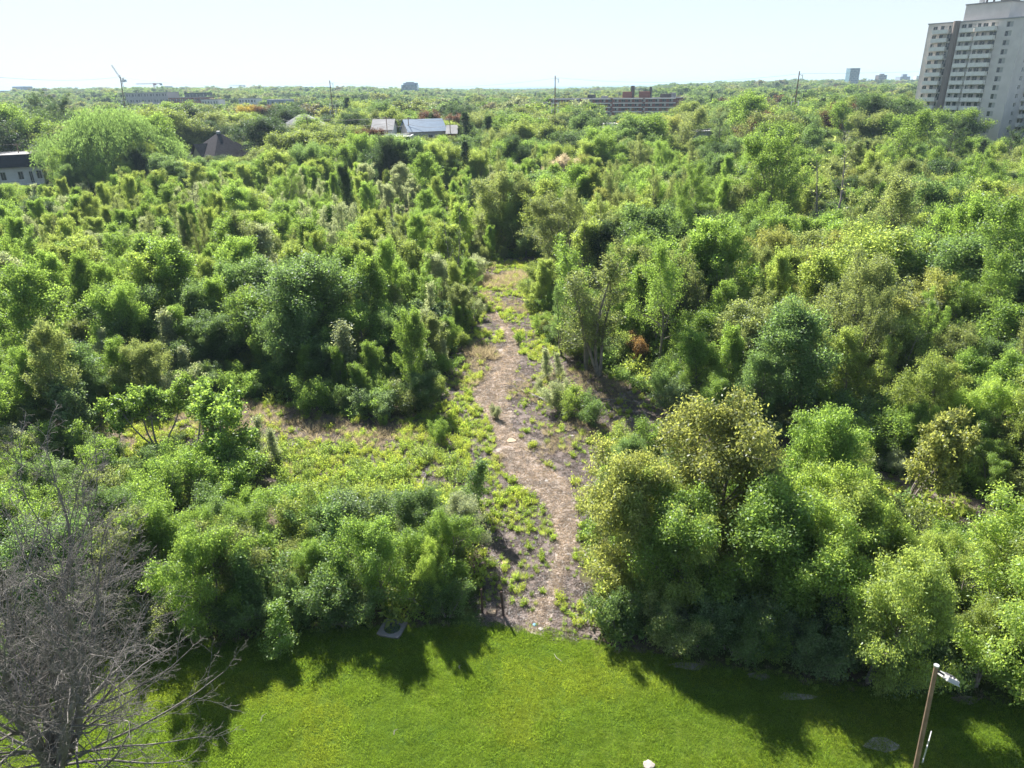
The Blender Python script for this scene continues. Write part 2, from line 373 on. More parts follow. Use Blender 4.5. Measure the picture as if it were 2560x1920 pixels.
# weeping willow, 19 m: limbs carry overlapping domes from which long strands hang
def willow(seed):
    rng = np.random.default_rng(seed); st = 4; a = np.arange(st) * 1.57 + .3
    L = grow(rng, (np.stack([np.cos(a) * .4, np.sin(a) * .4, np.full(st, -.2)], 1), np.stack([np.cos(a) * .45, np.sin(a) * .45, np.ones(st)], 1), np.full(st, 13.), np.full(st, .5)),
        [dict(segs=7, wander=.08, taper=.75), dict(k=9, t0=.3, t1=1, len=.62, ang=(65, 30), trop=.05, wander=.14, segs=6, rr=.5), dict(k=6, t0=.3, t1=1, len=.4, ang=(55, 40), wander=.15, segs=4, rr=.45)])
    lobes = [(0, 0, 11.5, 7.0)] + [(7.2 * math.cos(t), 7.2 * math.sin(t), 8.2 + 1.6 * math.sin(2.3 * i), 4.6 + .8 * math.cos(3 * i)) for i, t in enumerate(np.linspace(0, 6.28, 9, endpoint=False))] + [(3.6 * math.cos(t + .5), 3.6 * math.sin(t + .5), 12.2 + math.sin(5 * i), 4.4) for i, t in enumerate(np.linspace(0, 6.28, 6, endpoint=False))]
    P0, D = [], []
    for cx, cy_, cz, r in lobes:
        m = int(11 * r * r); u = nrm(rng.normal(0, 1, (m, 3))); u[:, 2] = np.abs(u[:, 2]) * 1.0 - .1; u = nrm(u)
        P0.append(np.array([cx, cy_, cz]) + u * r * rng.uniform(.82, 1.04, (m, 1)) * np.array([1, 1, .95])); D.append(u * np.array([1, 1, .35]) + rng.normal(0, .25, (m, 3)))
    P0, D = np.concatenate(P0), np.concatenate(D); n = len(P0)
    strands = grow(rng, (P0, D, rng.uniform(1.6, 4.6, n), np.full(n, .012)), [dict(segs=6, trop=-.55, wander=.12)])
    V, Q, var = leaves(rng, strands[0][0], per=26, size=.40, aspect=.24, spread=.16, droop=1.4, upb=.3, along=.4, t0=0)
    finish('willow', rng, L, V, Q, var, wood_levels=3)
willow(150)
# spruce 11 m and loose pine 13 m
for s in range(2):
    tree('spruce', 160 + s, 11, levels=[dict(segs=6, trop=.1, wander=.01, taper=.9),
        dict(k=90, t0=.08, t1=.99, len=.30, ang=(95, 60), shape=lambda q: 1.08 - q, trop=.02, wander=.05, segs=4, rr=.3),
        dict(k=9, t0=.15, t1=1, len=.30, ang=(55, 45), trop=-.05, wander=.08, segs=3, rr=.5)],
        leaf=dict(per=17, size=.24, aspect=.3, spread=.07, droop=.3, upb=.7), r0=.18)
tree('pine', 170, 13, levels=[dict(segs=7, trop=.05, wander=.04, taper=.8),
        dict(k=38, t0=.2, t1=.99, len=.32, ang=(85, 50), shape=lambda q: 1.1 - .6 * q, trop=.06, wander=.1, segs=5, rr=.35),
        dict(k=9, t0=.3, t1=1, len=.34, ang=(55, 40), trop=.05, wander=.12, segs=3, rr=.5),
        dict(k=4, t0=.3, t1=1, len=.5, ang=(50, 40), trop=.1, wander=.12, segs=3, rr=.5)],
        leaf=dict(per=14, size=.24, aspect=.22, spread=.11, droop=-.1, upb=.5), r0=.22)
# far trees: few large leaf clumps, 11 m
for s in range(4):
    tree('far', 180 + s, 8.6, levels=[dict(segs=4, trop=.03, wander=.05, taper=.8),
        dict(k=14, t0=.2, t1=.98, len=.46, ang=(75, 30), shape=lambda q: .3 + .9 * np.sin(np.clip(.1 + q * .88, 0, 1) * math.pi) ** .7, trop=.10, wander=.12, segs=4, rr=.42),
        dict(k=8, t0=.25, t1=1, len=.46, ang=(55, 35), wander=.14, segs=3, rr=.5)],
        leaf=dict(per=48, size=.38, aspect=.7, spread=.32, droop=.1, upb=.9), r0=.2, twig_in_crown=False)
tree('farcone', 190, 12, levels=[dict(segs=4, trop=.1, wander=.01, taper=.9),
        dict(k=60, t0=.1, t1=.99, len=.24, ang=(95, 60), shape=lambda q: 1.08 - q, trop=.02, wander=.05, segs=3, rr=.3)],
        leaf=dict(per=16, size=.55, aspect=.4, spread=.18, droop=.3, upb=.7), r0=.18, wood_levels=1, twig_in_crown=False)
NAT_H = dict(round=8.0, ascend=8.0, sparse=12.2, airy=12, clumpy=7.8, shrub=3.1, sapling=5.6, snag=8.6, umbrella=4.6, willow=15.5,
             spruce=11.2, pine=13.6, far=10.2, farcone=12)
for k, lst in PROTO.items():         # measure the true height of each kind
    h = []
    for tr, cr, jm in lst:
        co = np.empty(len(jm.vertices) * 3, np.float32); jm.vertices.foreach_get('co', co); h.append(np.percentile(co.reshape(-1, 3)[:, 2], 99.7))
    NAT_H[k] = float(np.mean(h))

PAL = {   # leaf reflectance
 'fresh green': (.088, .150, .026), 'yellow-green': (.115, .163, .034), 'mid green': (.062, .110, .030), 'olive': (.090, .120, .036),
 'pale silvery-green': (.135, .170, .085), 'dark green': (.019, .038, .014), 'golden-olive': (.118, .142, .036), 'golden yellow': (.155, .128, .018),
 'dark red': (.042, .016, .014), 'rusty brown': (.12, .075, .03), 'blue-green': (.066, .108, .040), 'bright lime': (.128, .195, .034),
 'whitish': (.20, .185, .125), 'grey-brown': (.085, .085, .045),
}
def put_tree(kind, name, x, y, h, color, label, cat, wscale=1.0, group=None, variant=None, rz=None, tilt=0, z=None):
    lst = PROTO[kind]; tr, cr, jm = lst[(variant if variant is not None else int(RNG.integers(len(lst)))) % len(lst)]
    s = h / NAT_H[kind]; z = float(hz(x, y)) if z is None else z
    o = thing(name, label, cat, (x, y, z - .02), float(RNG.uniform(0, 6.28)) if rz is None else rz, group)
    o.rotation_euler.x = tilt * math.pi / 180
    o.scale = (s * wscale, s * wscale, s)
    link('trunk', tr, o); c = link('crown', cr, o); c.color = (*PAL[color], 1)
    return o

# ------------------------------------------------------------------ geometry-node scatter for what nobody could count
def scatter(name, label_kind, protos, pts, rz, scl, idx, mat=None, tilt=None):
    """protos: list of (mesh, colour); one object of kind stuff that instances them on its own points"""
    c = bpy.data.collections.new(name + '_sources')
    for i, (me, colr) in enumerate(protos):
        o = bpy.data.objects.new('%s_%03d' % (name, i), me); o.color = (*colr, 1); c.objects.link(o)
    n = len(pts); me = bpy.data.meshes.new(name); me.vertices.add(n); me.vertices.foreach_set('co', np.asarray(pts, np.float32).ravel())
    rot = np.zeros((n, 3), np.float32); rot[:, 2] = rz
    if tilt is not None: rot[:, 0] = tilt
    a = me.attributes.new('rot', 'FLOAT_VECTOR', 'POINT'); a.data.foreach_set('vector', rot.ravel())
    a = me.attributes.new('scl', 'FLOAT_VECTOR', 'POINT'); a.data.foreach_set('vector', np.asarray(scl, np.float32).ravel())
    a = me.attributes.new('idx', 'INT', 'POINT'); a.data.foreach_set('value', np.asarray(idx, np.int32))
    pc = np.array([(*c_, 1) for _, c_ in protos], np.float32)[np.asarray(idx)]
    a = me.attributes.new('icol', 'FLOAT_COLOR', 'POINT'); a.data.foreach_set('color', pc.ravel())
    o = link(name, me); o['kind'] = 'stuff'
    ng = bpy.data.node_groups.new(name, 'GeometryNodeTree')
    ng.interface.new_socket('Geometry', in_out='INPUT', socket_type='NodeSocketGeometry'); ng.interface.new_socket('Geometry', in_out='OUTPUT', socket_type='NodeSocketGeometry')
    n_ = ng.nodes; gi = n_.new('NodeGroupInput'); go = n_.new('NodeGroupOutput'); ip = n_.new('GeometryNodeInstanceOnPoints'); ci = n_.new('GeometryNodeCollectionInfo')
    ci.inputs['Collection'].default_value = c; ci.inputs['Separate Children'].default_value = True; ci.inputs['Reset Children'].default_value = True
    ip.inputs['Pick Instance'].default_value = True
    def na(nm, ty):
        q = n_.new('GeometryNodeInputNamedAttribute'); q.data_type = ty; q.inputs['Name'].default_value = nm; return q.outputs['Attribute']
    L = ng.links; L.new(gi.outputs[0], ip.inputs['Points']); L.new(ci.outputs[0], ip.inputs['Instance'])
    L.new(na('idx', 'INT'), ip.inputs['Instance Index']); L.new(na('scl', 'FLOAT_VECTOR'), ip.inputs['Scale'])
    e = n_.new('FunctionNodeEulerToRotation'); L.new(na('rot', 'FLOAT_VECTOR'), e.inputs[0]); L.new(e.outputs[0], ip.inputs['Rotation'])
    L.new(ip.outputs[0], go.inputs[0])
    md = o.modifiers.new('scatter', 'NODES'); md.node_group = ng
    return o

#==SETTING==
# ------------------------------------------------------------------ ground, lawn, path, water
def grid_sheet(name, xs, ys, mat, zf):
    X, Y = np.meshgrid(xs, ys); V = np.stack([X.ravel(), Y.ravel(), zf(X, Y).ravel()], 1)
    nx, ny = len(xs), len(ys); i = np.arange((nx - 1) * (ny - 1)); r, c = i // (nx - 1), i % (nx - 1); b = r * nx + c
    Q = np.stack([b, b + 1, b + nx + 1, b + nx], 1)
    o = link(name, mesh_np(name, V, Q, [mat], smoothf=True)); o['kind'] = 'structure'; return o
ys = np.concatenate([np.linspace(-60, 400, 60), np.geomspace(420, 3700, 60)])
sx = np.linspace(-1, 1, 161); sx = np.sign(sx) * (np.abs(sx) ** 1.5) * 4200
grid_sheet('ground', sx, ys, MGROUND, lambda X, Y: hz(X, Y))
grid_sheet('lake_water', np.linspace(-25000, 25000, 9), np.linspace(3400, 35000, 9), MWATER, lambda X, Y: X * 0 - 11.0)

def sheet(name, poly, z, mat, rough=.25, step=.25, kind='structure'):
    """flat ground sheet with an irregular edge"""
    pts = []; n = len(poly)
    for i in range(n):
        a = Vector(poly[i]); b = Vector(poly[(i + 1) % n]); k = max(1, int((b - a).length / step))
        nv = Vector((-(b - a).y, (b - a).x)).normalized()
        for j in range(k):
            p = a.lerp(b, j / k); off = (float(vnoise(p.x, p.y, .9, 3)) - .5) * 2 * rough + (float(vnoise(p.x, p.y, .28, 5)) - .5) * rough
            q = p + nv * off; pts.append((q.x, q.y, z))
    import mathutils.geometry as mg
    tri = mg.tessellate_polygon([[Vector(p) for p in pts]])
    me = bpy.data.meshes.new(name); me.from_pydata(pts, [], [tuple(t) for t in tri]); me.materials.append(mat); me.update()
    # every face upwards
    if me.polygons and me.polygons[0].normal.z < 0: me.flip_normals()
    o = link(name, me); o['kind'] = kind; return o
EDGE = [(-500, 1700), (0, 1690), (300, 1640), (600, 1600), (850, 1572), (1100, 1566), (1215, 1560), (1290, 1570), (1345, 1582), (1410, 1585), (1480, 1605), (1700, 1655), (2000, 1700), (2300, 1735), (2600, 1770), (3100, 1820)]
edge_w = gpoly(EDGE)
LAWN = edge_w + [(60, 20), (60, -30), (-45, -30), (-45, 22)]
sheet('lawn', LAWN, .008, MLAWN, .22)
MEADOW = gpoly([(1195, 1565), (1195, 1450), (1215, 1340), (1190, 1290), (1130, 1290), (980, 1280), (820, 1290), (740, 1230), (640, 1170), (480, 1140), (330, 1160), (220, 1120), (240, 1060), (420, 1010), (560, 985), (700, 1010), (800, 1035), (950, 1050), (1060, 1035), (1120, 940),
    (1150, 860), (1195, 790), (1195, 720), (1165, 690), (1190, 660), (1270, 650), (1340, 640), (1350, 690), (1320, 760), (1340, 830), (1400, 880), (1500, 930), (1620, 985), (1700, 1040), (1830, 1095), (1960, 1125), (2100, 1165), (2300, 1200), (2480, 1250), (2640, 1290),
    (2640, 1370), (2450, 1310), (2200, 1260), (1950, 1210), (1780, 1170), (1650, 1130), (1560, 1120), (1530, 1200), (1470, 1300), (1450, 1400), (1470, 1500), (1490, 1600), (1340, 1585)])
sheet('bare_soil', MEADOW, .006, MSOIL, .5, .4)
PATH = gpoly([(1318, 1575), (1335, 1520), (1365, 1470), (1385, 1400), (1392, 1340), (1375, 1290), (1330, 1235), (1280, 1195), (1250, 1150), (1238, 1100), (1222, 1050), (1190, 1010), (1175, 985), (1215, 940), (1235, 900), (1262, 860), (1255, 820), (1230, 800), (1205, 785),
    (1240, 780), (1285, 830), (1300, 870), (1290, 930), (1270, 985), (1275, 1030), (1290, 1080), (1330, 1140), (1400, 1190), (1435, 1240), (1450, 1300), (1445, 1350), (1420, 1420), (1400, 1480), (1375, 1540), (1355, 1585)])
sheet('footpath', PATH, .014, MPATH, .25)
for i, (px, py, w, h) in enumerate([(2205, 1862, 42, 17), (1993, 1742, 44, 8), (1890, 1690, 26, 7), (2420, 1750, 38, 6), (1720, 1665, 40, 6)]):
    pl = gpoly([(px + w * math.cos(a) * (1 + .25 * math.sin(3 * a + i)), py + h * math.sin(a) * (1 + .2 * math.sin(2 * a))) for a in np.linspace(0, 6.283, 15)[:-1]])
    sheet('sand_patch', pl, .018, MSAND, .12, .15)

#==BUILDINGS==
def wallmat(name, c, s=.6): return simple(name, c, .9, .10, s, bump=.05)
MT = wallmat('tower_concrete', (.60, .55, .52), .25); MT2 = wallmat('shaft_brick', (.23, .19, .175), .4); MBAL = simple('balcony_panel', (.72, .69, .65), .85, .08, 1)
MCREAM = simple('cream_render', (.46, .41, .33), .85, .06, 1)
MGLASS = simple('window_glass', (.035, .045, .055), .12, .5, .8, spec=.6); MFRAME = simple('window_frame', (.52, .50, .47), .6, .05)
MBLIND = simple('window_blind', (.38, .37, .35), .8, .1)
MBRICK = wallmat('red_brick', (.22, .085, .065), .5); MWHITE = wallmat('white_render', (.62, .60, .57)); MROOFD = simple('dark_shingle', (.040, .036, .042), 1, .3, 1.5, bump=.2, spec=.08)
MROOFG = simple('grey_roofing', (.27, .26, .26), .9, .2, .5); MGREY = wallmat('grey_render', (.36, .34, .33)); MBLUE = simple('blue_metal_roof', (.10, .16, .24), .5, .15, .6)
MBEIGE = wallmat('beige_siding', (.42, .36, .29)); MSTEEL = simple('galvanised_steel', (.40, .40, .40), .5, .15, 4, metal=.4); MDARKM = simple('dark_metal', (.05, .05, .055), .6, .2, 3)
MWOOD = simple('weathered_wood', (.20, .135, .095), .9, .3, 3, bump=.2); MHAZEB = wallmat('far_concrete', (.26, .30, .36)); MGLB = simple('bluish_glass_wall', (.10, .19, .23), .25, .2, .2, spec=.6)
MROOFB = simple('brown_shingle', (.10, .08, .075), 1, .25, 1.5, bump=.2, spec=.1)

class Building:
    """faces: W (x=0), S (y=0), E (x=w), N (y=d); openings cut into the wall, each with a window of its own"""
    def __init__(s, name, label, cat, origin, rz, w, d, h, wall, roof, group=None, z=0, parapet=.5):
        s.o = thing(name, label, cat, (origin[0], origin[1], z), rz, group); s.w, s.d, s.h = w, d, h; s.wall = wall; s.op = {'W': [], 'S': [], 'E': [], 'N': []}; s.roofm = roof; s.par = parapet; s.cache = {}
    def P(s, f, u, z, out=0.0):
        if f == 'S': return (u, -out, z)
        if f == 'W': return (-out, s.d - u, z)
        if f == 'E': return (s.w + out, u, z)
        return (s.w - u, s.d + out, z)
    def win(s, f, u, z, ww, hh, style=0): s.op[f].append((u, z, ww, hh, style))
    def finish(s, wname='window', mats=None):
        m = MB(); rec = .18
        for f in 'WSEN':
            W = s.d if f in 'WE' else s.w; ops = s.op[f]
            us = sorted({0, W} | {round(o[0], 3) for o in ops} | {round(o[0] + o[2], 3) for o in ops}); zs = sorted({0, s.h} | {round(o[1], 3) for o in ops} | {round(o[1] + o[3], 3) for o in ops})
            for i in range(len(us) - 1):
                z0 = None
                for j in range(len(zs) - 1):
                    cu, cz = (us[i] + us[i + 1]) / 2, (zs[j] + zs[j + 1]) / 2
                    hole = any(o[0] < cu < o[0] + o[2] and o[1] < cz < o[1] + o[3] for o in ops)
                    if not hole and z0 is None: z0 = zs[j]
                    if (hole or j == len(zs) - 2) and z0 is not None:
                        z1 = zs[j] if hole else zs[j + 1]
                        m.face([s.P(f, us[i], z0), s.P(f, us[i + 1], z0), s.P(f, us[i + 1], z1), s.P(f, us[i], z1)]); z0 = None
            for (u, z, ww, hh, st) in ops:
                c = [(u, z), (u + ww, z), (u + ww, z + hh), (u, z + hh)]
                for k in range(4):
                    a, b = c[k], c[(k + 1) % 4]; m.face([s.P(f, *a), s.P(f, *a, -rec), s.P(f, *b, -rec), s.P(f, *b)])
                key = (round(ww, 2), round(hh, 2), st)
                if key not in s.cache:
                    q = MB(); t = .07; q.box(-ww / 2, -.03, 0, ww / 2, .0, t); q.box(-ww / 2, -.03, hh - t, ww / 2, .0, hh); q.box(-ww / 2, -.03, t, -ww / 2 + t, 0, hh - t); q.box(ww / 2 - t, -.03, t, ww / 2, 0, hh - t)
                    q.box(-t / 2, -.03, t, t / 2, 0, hh - t); q.box(-ww / 2 + t, -.012, t, 0 - t / 2, .0, hh - t, 1); q.box(t / 2, -.012, t, ww / 2 - t, .0, hh - t, 2 if st else 1)
                    s.cache[key] = q.mesh(wname, [MFRAME, MGLASS, MBLIND])
                o = link(wname, s.cache[key], s.o, s.P(f, u + ww / 2, z, -rec + .035)); o.rotation_euler.z = {'S': 0, 'W': -math.pi / 2, 'E': math.pi / 2, 'N': math.pi}[f]
        m.build('wall', s.wall, s.o)
        return s
    def flat_roof(s, mat=None, over=0.0, cap=None):
        r = MB(); t = .25; r.box(t, t, s.h - .3, s.w - t, s.d - t, s.h - .1); r.build('roof', mat or s.roofm, s.o)
        c = MB(); k = over; c.box(-k - .05, -k - .05, s.h, s.w + k + .05, t, s.h + .35); c.box(-k - .05, s.d - t, s.h, s.w + k + .05, s.d + k + .05, s.h + .35)
        c.box(-k - .05, t, s.h, t, s.d - t, s.h + .35); c.box(s.w - t, t, s.h, s.w + k + .05, s.d - t, s.h + .35); c.build('parapet', cap or s.wall, s.o); return s

# --- the residential tower
ZB = 0.0; FL = 2.75; NF = 15; TH = at_dist(2326, 62, 273).z; FL = (TH - 1.2) / NF
Bc = at_dist(2528, 198, 247); Ac = at_dist(2296, 200, 273)
dv = Vector((Ac.x - Bc.x, Ac.y - Bc.y)); TLW = dv.length; trz = math.atan2(-dv.x, dv.y)
T = Building('apartment_tower', 'tall pale concrete residential tower with stacked balconies rising behind the wood', 'tower', (Bc.x, Bc.y), trz, 27, TLW, TH, MT, MROOFG)
def uf(f): return TLW * f / (1.11 - f * .11)
for k in range(NF):
    z = .9 + k * FL
    for f0, ww, hh, z0, st in ((.065, 1.5, 1.5, .7, 0), (.155, 2.6, 2.25, .1, 1), (.25, 1.5, 2.2, .1, 0), (.395, 1.6, 2.0, .3, 0), (.465, 2.6, 2.25, .1, 1), (.565, 1.1, 1.7, .6, 0), (.62, 1.6, 1.9, .35, 0), (.70, 2.2, 2.2, .1, 0), (.845, 2.0, 1.6, .6, 1)):
        T.win('W', uf(f0), z + z0, ww, hh, (st + (k * 7 + int(f0 * 100)) % 3 == 0) * 1 if st == 0 else 1)
    T.win('S', 5.2, z + .75, 1.7, 1.3, 1); 
    for u in (10.3, 12.6): T.win('S', u, z + .15, 1.4, 2.0, 0)
    T.win('S', 19, z + .75, 1.7, 1.3, 1)
T.finish(); T.flat_roof(MROOFG, .15, simple('roof_edge', (.30, .30, .31), .7))
def balcony_mesh(L, dep):
    q = MB(); q.box(-L / 2, -dep, -.18, L / 2, -.004, 0); t = .12
    q.box(-L / 2, -dep, 0, L / 2, -dep + t, 1.05); q.box(-L / 2, -dep + t, 0, -L / 2 + t, -.004, 1.05); q.box(L / 2 - t, -dep + t, 0, L / 2, -.004, 1.05)
    q.box(-L / 2 - .03, -dep - .03, 1.05, L / 2 + .03, -dep + t + .03, 1.12); return q.mesh('balcony', [MBAL])
bm1, bm2, bm3, bmS = balcony_mesh(uf(.275) - uf(.085), 1.5), balcony_mesh(uf(.545) - uf(.395), .9), balcony_mesh(uf(.765) - uf(.575), 1.7), balcony_mesh(5.2, 1.5)
for k in range(1, NF):
    z = .98 + k * FL - .1
    for me, u in ((bm1, (uf(.275) + uf(.085)) / 2), (bm2, (uf(.545) + uf(.395)) / 2), (bm3, (uf(.765) + uf(.575)) / 2)):
        o = link('balcony', me, T.o, T.P('W', u, z, 0)); o.rotation_euler.z = -math.pi / 2
    link('balcony', bmS, T.o, T.P('S', 12.2, z, 0))
q = MB()                                                   # the rounded brown shaft between the balcony stacks
u0, u1 = uf(.30), uf(.375); n = 8
for i in range(n):
    a0, a1 = math.pi * i / n, math.pi * (i + 1) / n; c = (u0 + u1) / 2; r = (u1 - u0) / 2
    p = [(c - r * math.cos(a), 1.1 * math.sin(a)) for a in (a0, a1)]
    q.face([T.P('W', p[0][0], 0, p[0][1]), T.P('W', p[1][0], 0, p[1][1]), T.P('W', p[1][0], TH + .5, p[1][1]), T.P('W', p[0][0], TH + .5, p[0][1])])
q.face([T.P('W', (u0 + u1) / 2 - (u1 - u0) / 2 * math.cos(math.pi * i / n), TH + .5, 1.1 * math.sin(math.pi * i / n)) for i in range(n + 1)])
q.build('shaft', MT2, T.o)
q = MB()
x0, x1 = 3.0, 13.0; ya, yb = TLW - uf(.345), TLW - uf(.80)
q.box(x0, yb, TH - .1, x1, ya, TH + 5.2); q.build('penthouse', MT, T.o)
MB().box(x0 - .2, yb - .2, TH + 5.2, x1 + .2, ya + .2, TH + 5.55).build('penthouse_roof', MROOFG, T.o)
MB().box(x0 + 2, yb + 1, TH + 5.55, x0 + 7, yb + 4.5, TH + 7.0).build('machine_room', MT2, T.o)
MB().box(x0 + 1, ya - 4.6, TH + 5.55, x0 + 2.4, ya - 3.4, TH + 6.8).build('roof_vent', MBAL, T.o)
for yy in (ya - 5.6, ya - 7.8): MB().tube((x0 + 1.5, yy, TH + 5.55), (x0 + 1.5, yy, TH + 8.3), .3, n=8).build('flue', MROOFB, T.o)

# --- brick apartment block beyond the wood
c0 = at_dist(1690, 246, 480); c1 = at_dist(1378, 247, 500)
def facing(pa, pb): return math.atan2(pb.y - pa.y, pb.x - pa.x)
a = at_dist(1372, 248, 505); b = at_dist(1694, 246, 470); L_ = (b - a).length
zr = a.z
Bk = Building('brick_apartment_block', 'long brown brick apartment block with pale balcony bands and two chimneys', 'building', (a.x, a.y), facing(a, b), L_, 17, zr, MBRICK, MROOFG)
nb = 19
for k in range(6):
    for i in range(nb):
        u = 1.2 + i * (L_ - 2.4) / nb; Bk.win('S', u + .4, .6 + k * zr / 6, 2.5, 1.5, (i * 3 + k) % 2)
Bk.finish(); Bk.flat_roof(MROOFG, .2, MROOFG)
for k in range(1, 7):
    z = k * zr / 6 - .35
    for i in range(4):
        u = L_ * (.03 + i * .245); ww = L_ * .225
        MB().box(u, -1.3, z, u + ww, -.01, z + .16).box(u, -1.3, z + .16, u + ww, -1.2, z + .5).build('balcony', MBAL, Bk.o)
for f0, w_, h_, m_ in ((.575, 6, 4.0, MBRICK), (.70, 7, 4, MBRICK), (.30, 4, 2.6, MDARKM), (.41, 3, 1.6, MROOFG), (.86, 7, 2.5, MROOFB), (.93, 3, 3, MROOFG)):
    MB().box(L_ * f0, 4, zr, L_ * f0 + w_, 9, zr + h_).build('roof_structure', m_, Bk.o)
for f0, h_ in ((.635, 7.4), (.775, 6.6)): MB().box(L_ * f0, 5, zr, L_ * f0 + (1.9 if f0 < .7 else 1.2), 7, zr + h_).build('chimney', MROOFB if f0 < .7 else MDARKM, Bk.o)

# --- generic smaller buildings: (name, label, cat, px left, px right, py roof, D, depth, height, walls, roof style)
def block(name, label, cat, pxa, pxb, pyr, D, dep, wall, roof, floors=2, nwin=5, style='flat', z0=None, skew=0, roofm=None, hh=None):
    a = at_dist(pxa, pyr, D); b = at_dist(pxb, pyr, D + skew); L = (b - a).length
    z0 = float(hz(a.x, a.y)) if z0 is None else z0; H = max(3, a.z - z0) if hh is None else hh
    z0 = a.z - H
    B = Building(name, label, cat, (a.x, a.y), facing(a, b), L, dep, H, wall, roofm or roof, z=z0)
    fh = H / floors
    for k in range(floors):
        for i in range(nwin):
            u = L * (i + .5) / nwin - min(.8, L / nwin * .3); B.win('S', u, k * fh + fh * .35, min(1.6, L / nwin * .6), fh * .45, (i + k) % 2)
    B.finish()
    if style == 'flat': B.flat_roof(roof, .1, roof)
    elif style == 'gable':
        q = MB(); o = .5; r = dep * .28
        q.face([(-o, -o, H - .15), (L + o, -o, H - .15), (L + o, dep / 2, H + r), (-o, dep / 2, H + r)]); q.face([(L + o, dep + o, H - .15), (-o, dep + o, H - .15), (-o, dep / 2, H + r), (L + o, dep / 2, H + r)])
        q.face([(0, 0, H), (0, dep / 2, H + r - .2), (0, dep, H)], 1); q.face([(L, 0, H), (L, dep, H), (L, dep / 2, H + r - .2)], 1); q.build('roof', [roof, wall], B.o)
    elif style == 'hip':
        q = MB(); o = .7; r = dep * .36; e = min(dep / 2, L / 2 - .1)
        A = [(-o, -o, H), (L + o, -o, H), (L + o, dep + o, H), (-o, dep + o, H)]; t0, t1 = (e, dep / 2, H + r), (L - e, dep / 2, H + r)
        q.face([A[0], A[1], t1, t0]); q.face([A[1], A[2], t1]); q.face([A[2], A[3], t0, t1]); q.face([A[3], A[0], t0]); q.build('roof', roof, B.o)
    return B

# house with the steep pyramid roof
ea = at_dist(537, 394, 222); HL = 14.0; HW = 15.0; HH = 6.2
House = Building('pyramid_roof_house', 'large house with steep dark shingled pyramid roof and side gables in the left trees', 'house', (ea.x, ea.y), math.radians(52), HL, HW, HH, MBEIGE, MROOFD, z=ea.z - HH)
for i in range(4):
    for f_ in 'SW': House.win(f_, 1.2 + i * HL / 4, 3.4, 1.3, 1.5, i % 2); House.win(f_, 1.2 + i * HL / 4, .7, 1.3, 1.5, 0)
House.finish(); q = MB(); o_ = .8; ap = (HL * .5, HW * .5, at_dist(513, 331, 232).z - ea.z + HH)
A = [(-o_, -o_, HH - .3), (HL + o_, -o_, HH - .3), (HL + o_, HW + o_, HH - .3), (-o_, HW + o_, HH - .3)]
for i in range(4): q.face([A[i], A[(i + 1) % 4], ap])
q.build('roof', [MROOFD], House.o)
wq = lambda a_, out, z: (-out, HW - a_, z)
q = MB(); gx = HW * .42; zt = HH + 3.6; q.face([wq(gx - 3.2, 1.0, HH - .4), wq(gx, 1.2, zt), wq(gx, -4.5, zt), wq(gx - 3.2, -2, HH - .2)]); q.face([wq(gx, 1.2, zt), wq(gx + 3.2, 1.0, HH - .4), wq(gx + 3.2, -2, HH - .2), wq(gx, -4.5, zt)])
q.face([wq(gx - 2.5, .7, HH - .4), wq(gx + 2.5, .7, HH - .4), wq(gx, .7, zt - .8)], 1); q.build('gable', [MROOFB, MBEIGE], House.o)
q = MB(); x0, x1 = HL, HL + 8.5; q.box(x0 + .1, 1, 0, x1, 8, HH - 1.2, 1); q.face([(x0 - 1, .2, HH - 1.3), (x1 + .5, .2, HH - 1.3), (x1 + .5, 4.5, HH + 2.6), (x0 - 1, 4.5, HH + 2.6)]); q.face([(x1 + .5, 8.8, HH - 1.3), (x0 - 1, 8.8, HH - 1.3), (x0 - 1, 4.5, HH + 2.6), (x1 + .5, 4.5, HH + 2.6)])
q.face([(x1, 1, HH - 1.2), (x1, 8, HH - 1.2), (x1, 4.5, HH + 2.2)], 1); q.build('side_wing', [MROOFD, MBEIGE], House.o)
MB().box(ap[0] - .5, ap[1] - .5, ap[2] - .8, ap[0] + .5, ap[1] + .5, ap[2] + .3).build('ridge_vent', MSTEEL, House.o)

# white building with the dark mansard roof, left edge
a = at_dist(-60, 425, 205); b = at_dist(104, 421, 212); L_ = (b - a).length; H_ = 4.9
Wm = Building('mansard_building', 'white two-storey building with deep dark mansard roof at the left edge', 'building', (a.x, a.y), facing(a, b), L_, 14, H_, MWHITE, MROOFG)
for u in (5.2, 9.4, 12.1, 15.2): Wm.win('S', min(u, L_ - 1.6), 1.5 if u != 12.1 else .4, 1.3 if u != 12.1 else .9, 2.2 if u != 12.1 else 3.2, 0)
Wm.finish(); q = MB(); o_ = .9; e = 1.2; HM = H_ + 3.4
A = [(-o_, -o_, H_), (L_ + o_, -o_, H_), (L_ + o_, 14 + o_, H_), (-o_, 14 + o_, H_)]; Bt = [(-o_ + e * .4, -o_ + e * .4, HM), (L_ + o_ - e * .4, -o_ + e * .4, HM), (L_ + o_ - e * .4, 14 + o_ - e * .4, HM), (-o_ + e * .4, 14 + o_ - e * .4, HM)]
for i in range(4): q.face([A[i], A[(i + 1) % 4], Bt[(i + 1) % 4], Bt[i]])
q.face(Bt, 1); q.face(list(reversed(A)), 1); q.build('mansard_roof', [simple('navy_shingle', (.018, .022, .035), .8, .3, 2), MROOFG], Wm.o)
MB().box(6, -3.2, .2, L_, -.02, .42).build('terrace', MBAL, Wm.o); q = MB()
q.tube((6, -3.1, 1.35), (L_, -3.1, 1.35), .04)
for i in range(12): q.tube((6 + i * (L_ - 6) / 11, -3.1, .42), (6 + i * (L_ - 6) / 11, -3.1, 1.35), .03)
q.build('railing', MSTEEL, Wm.o)

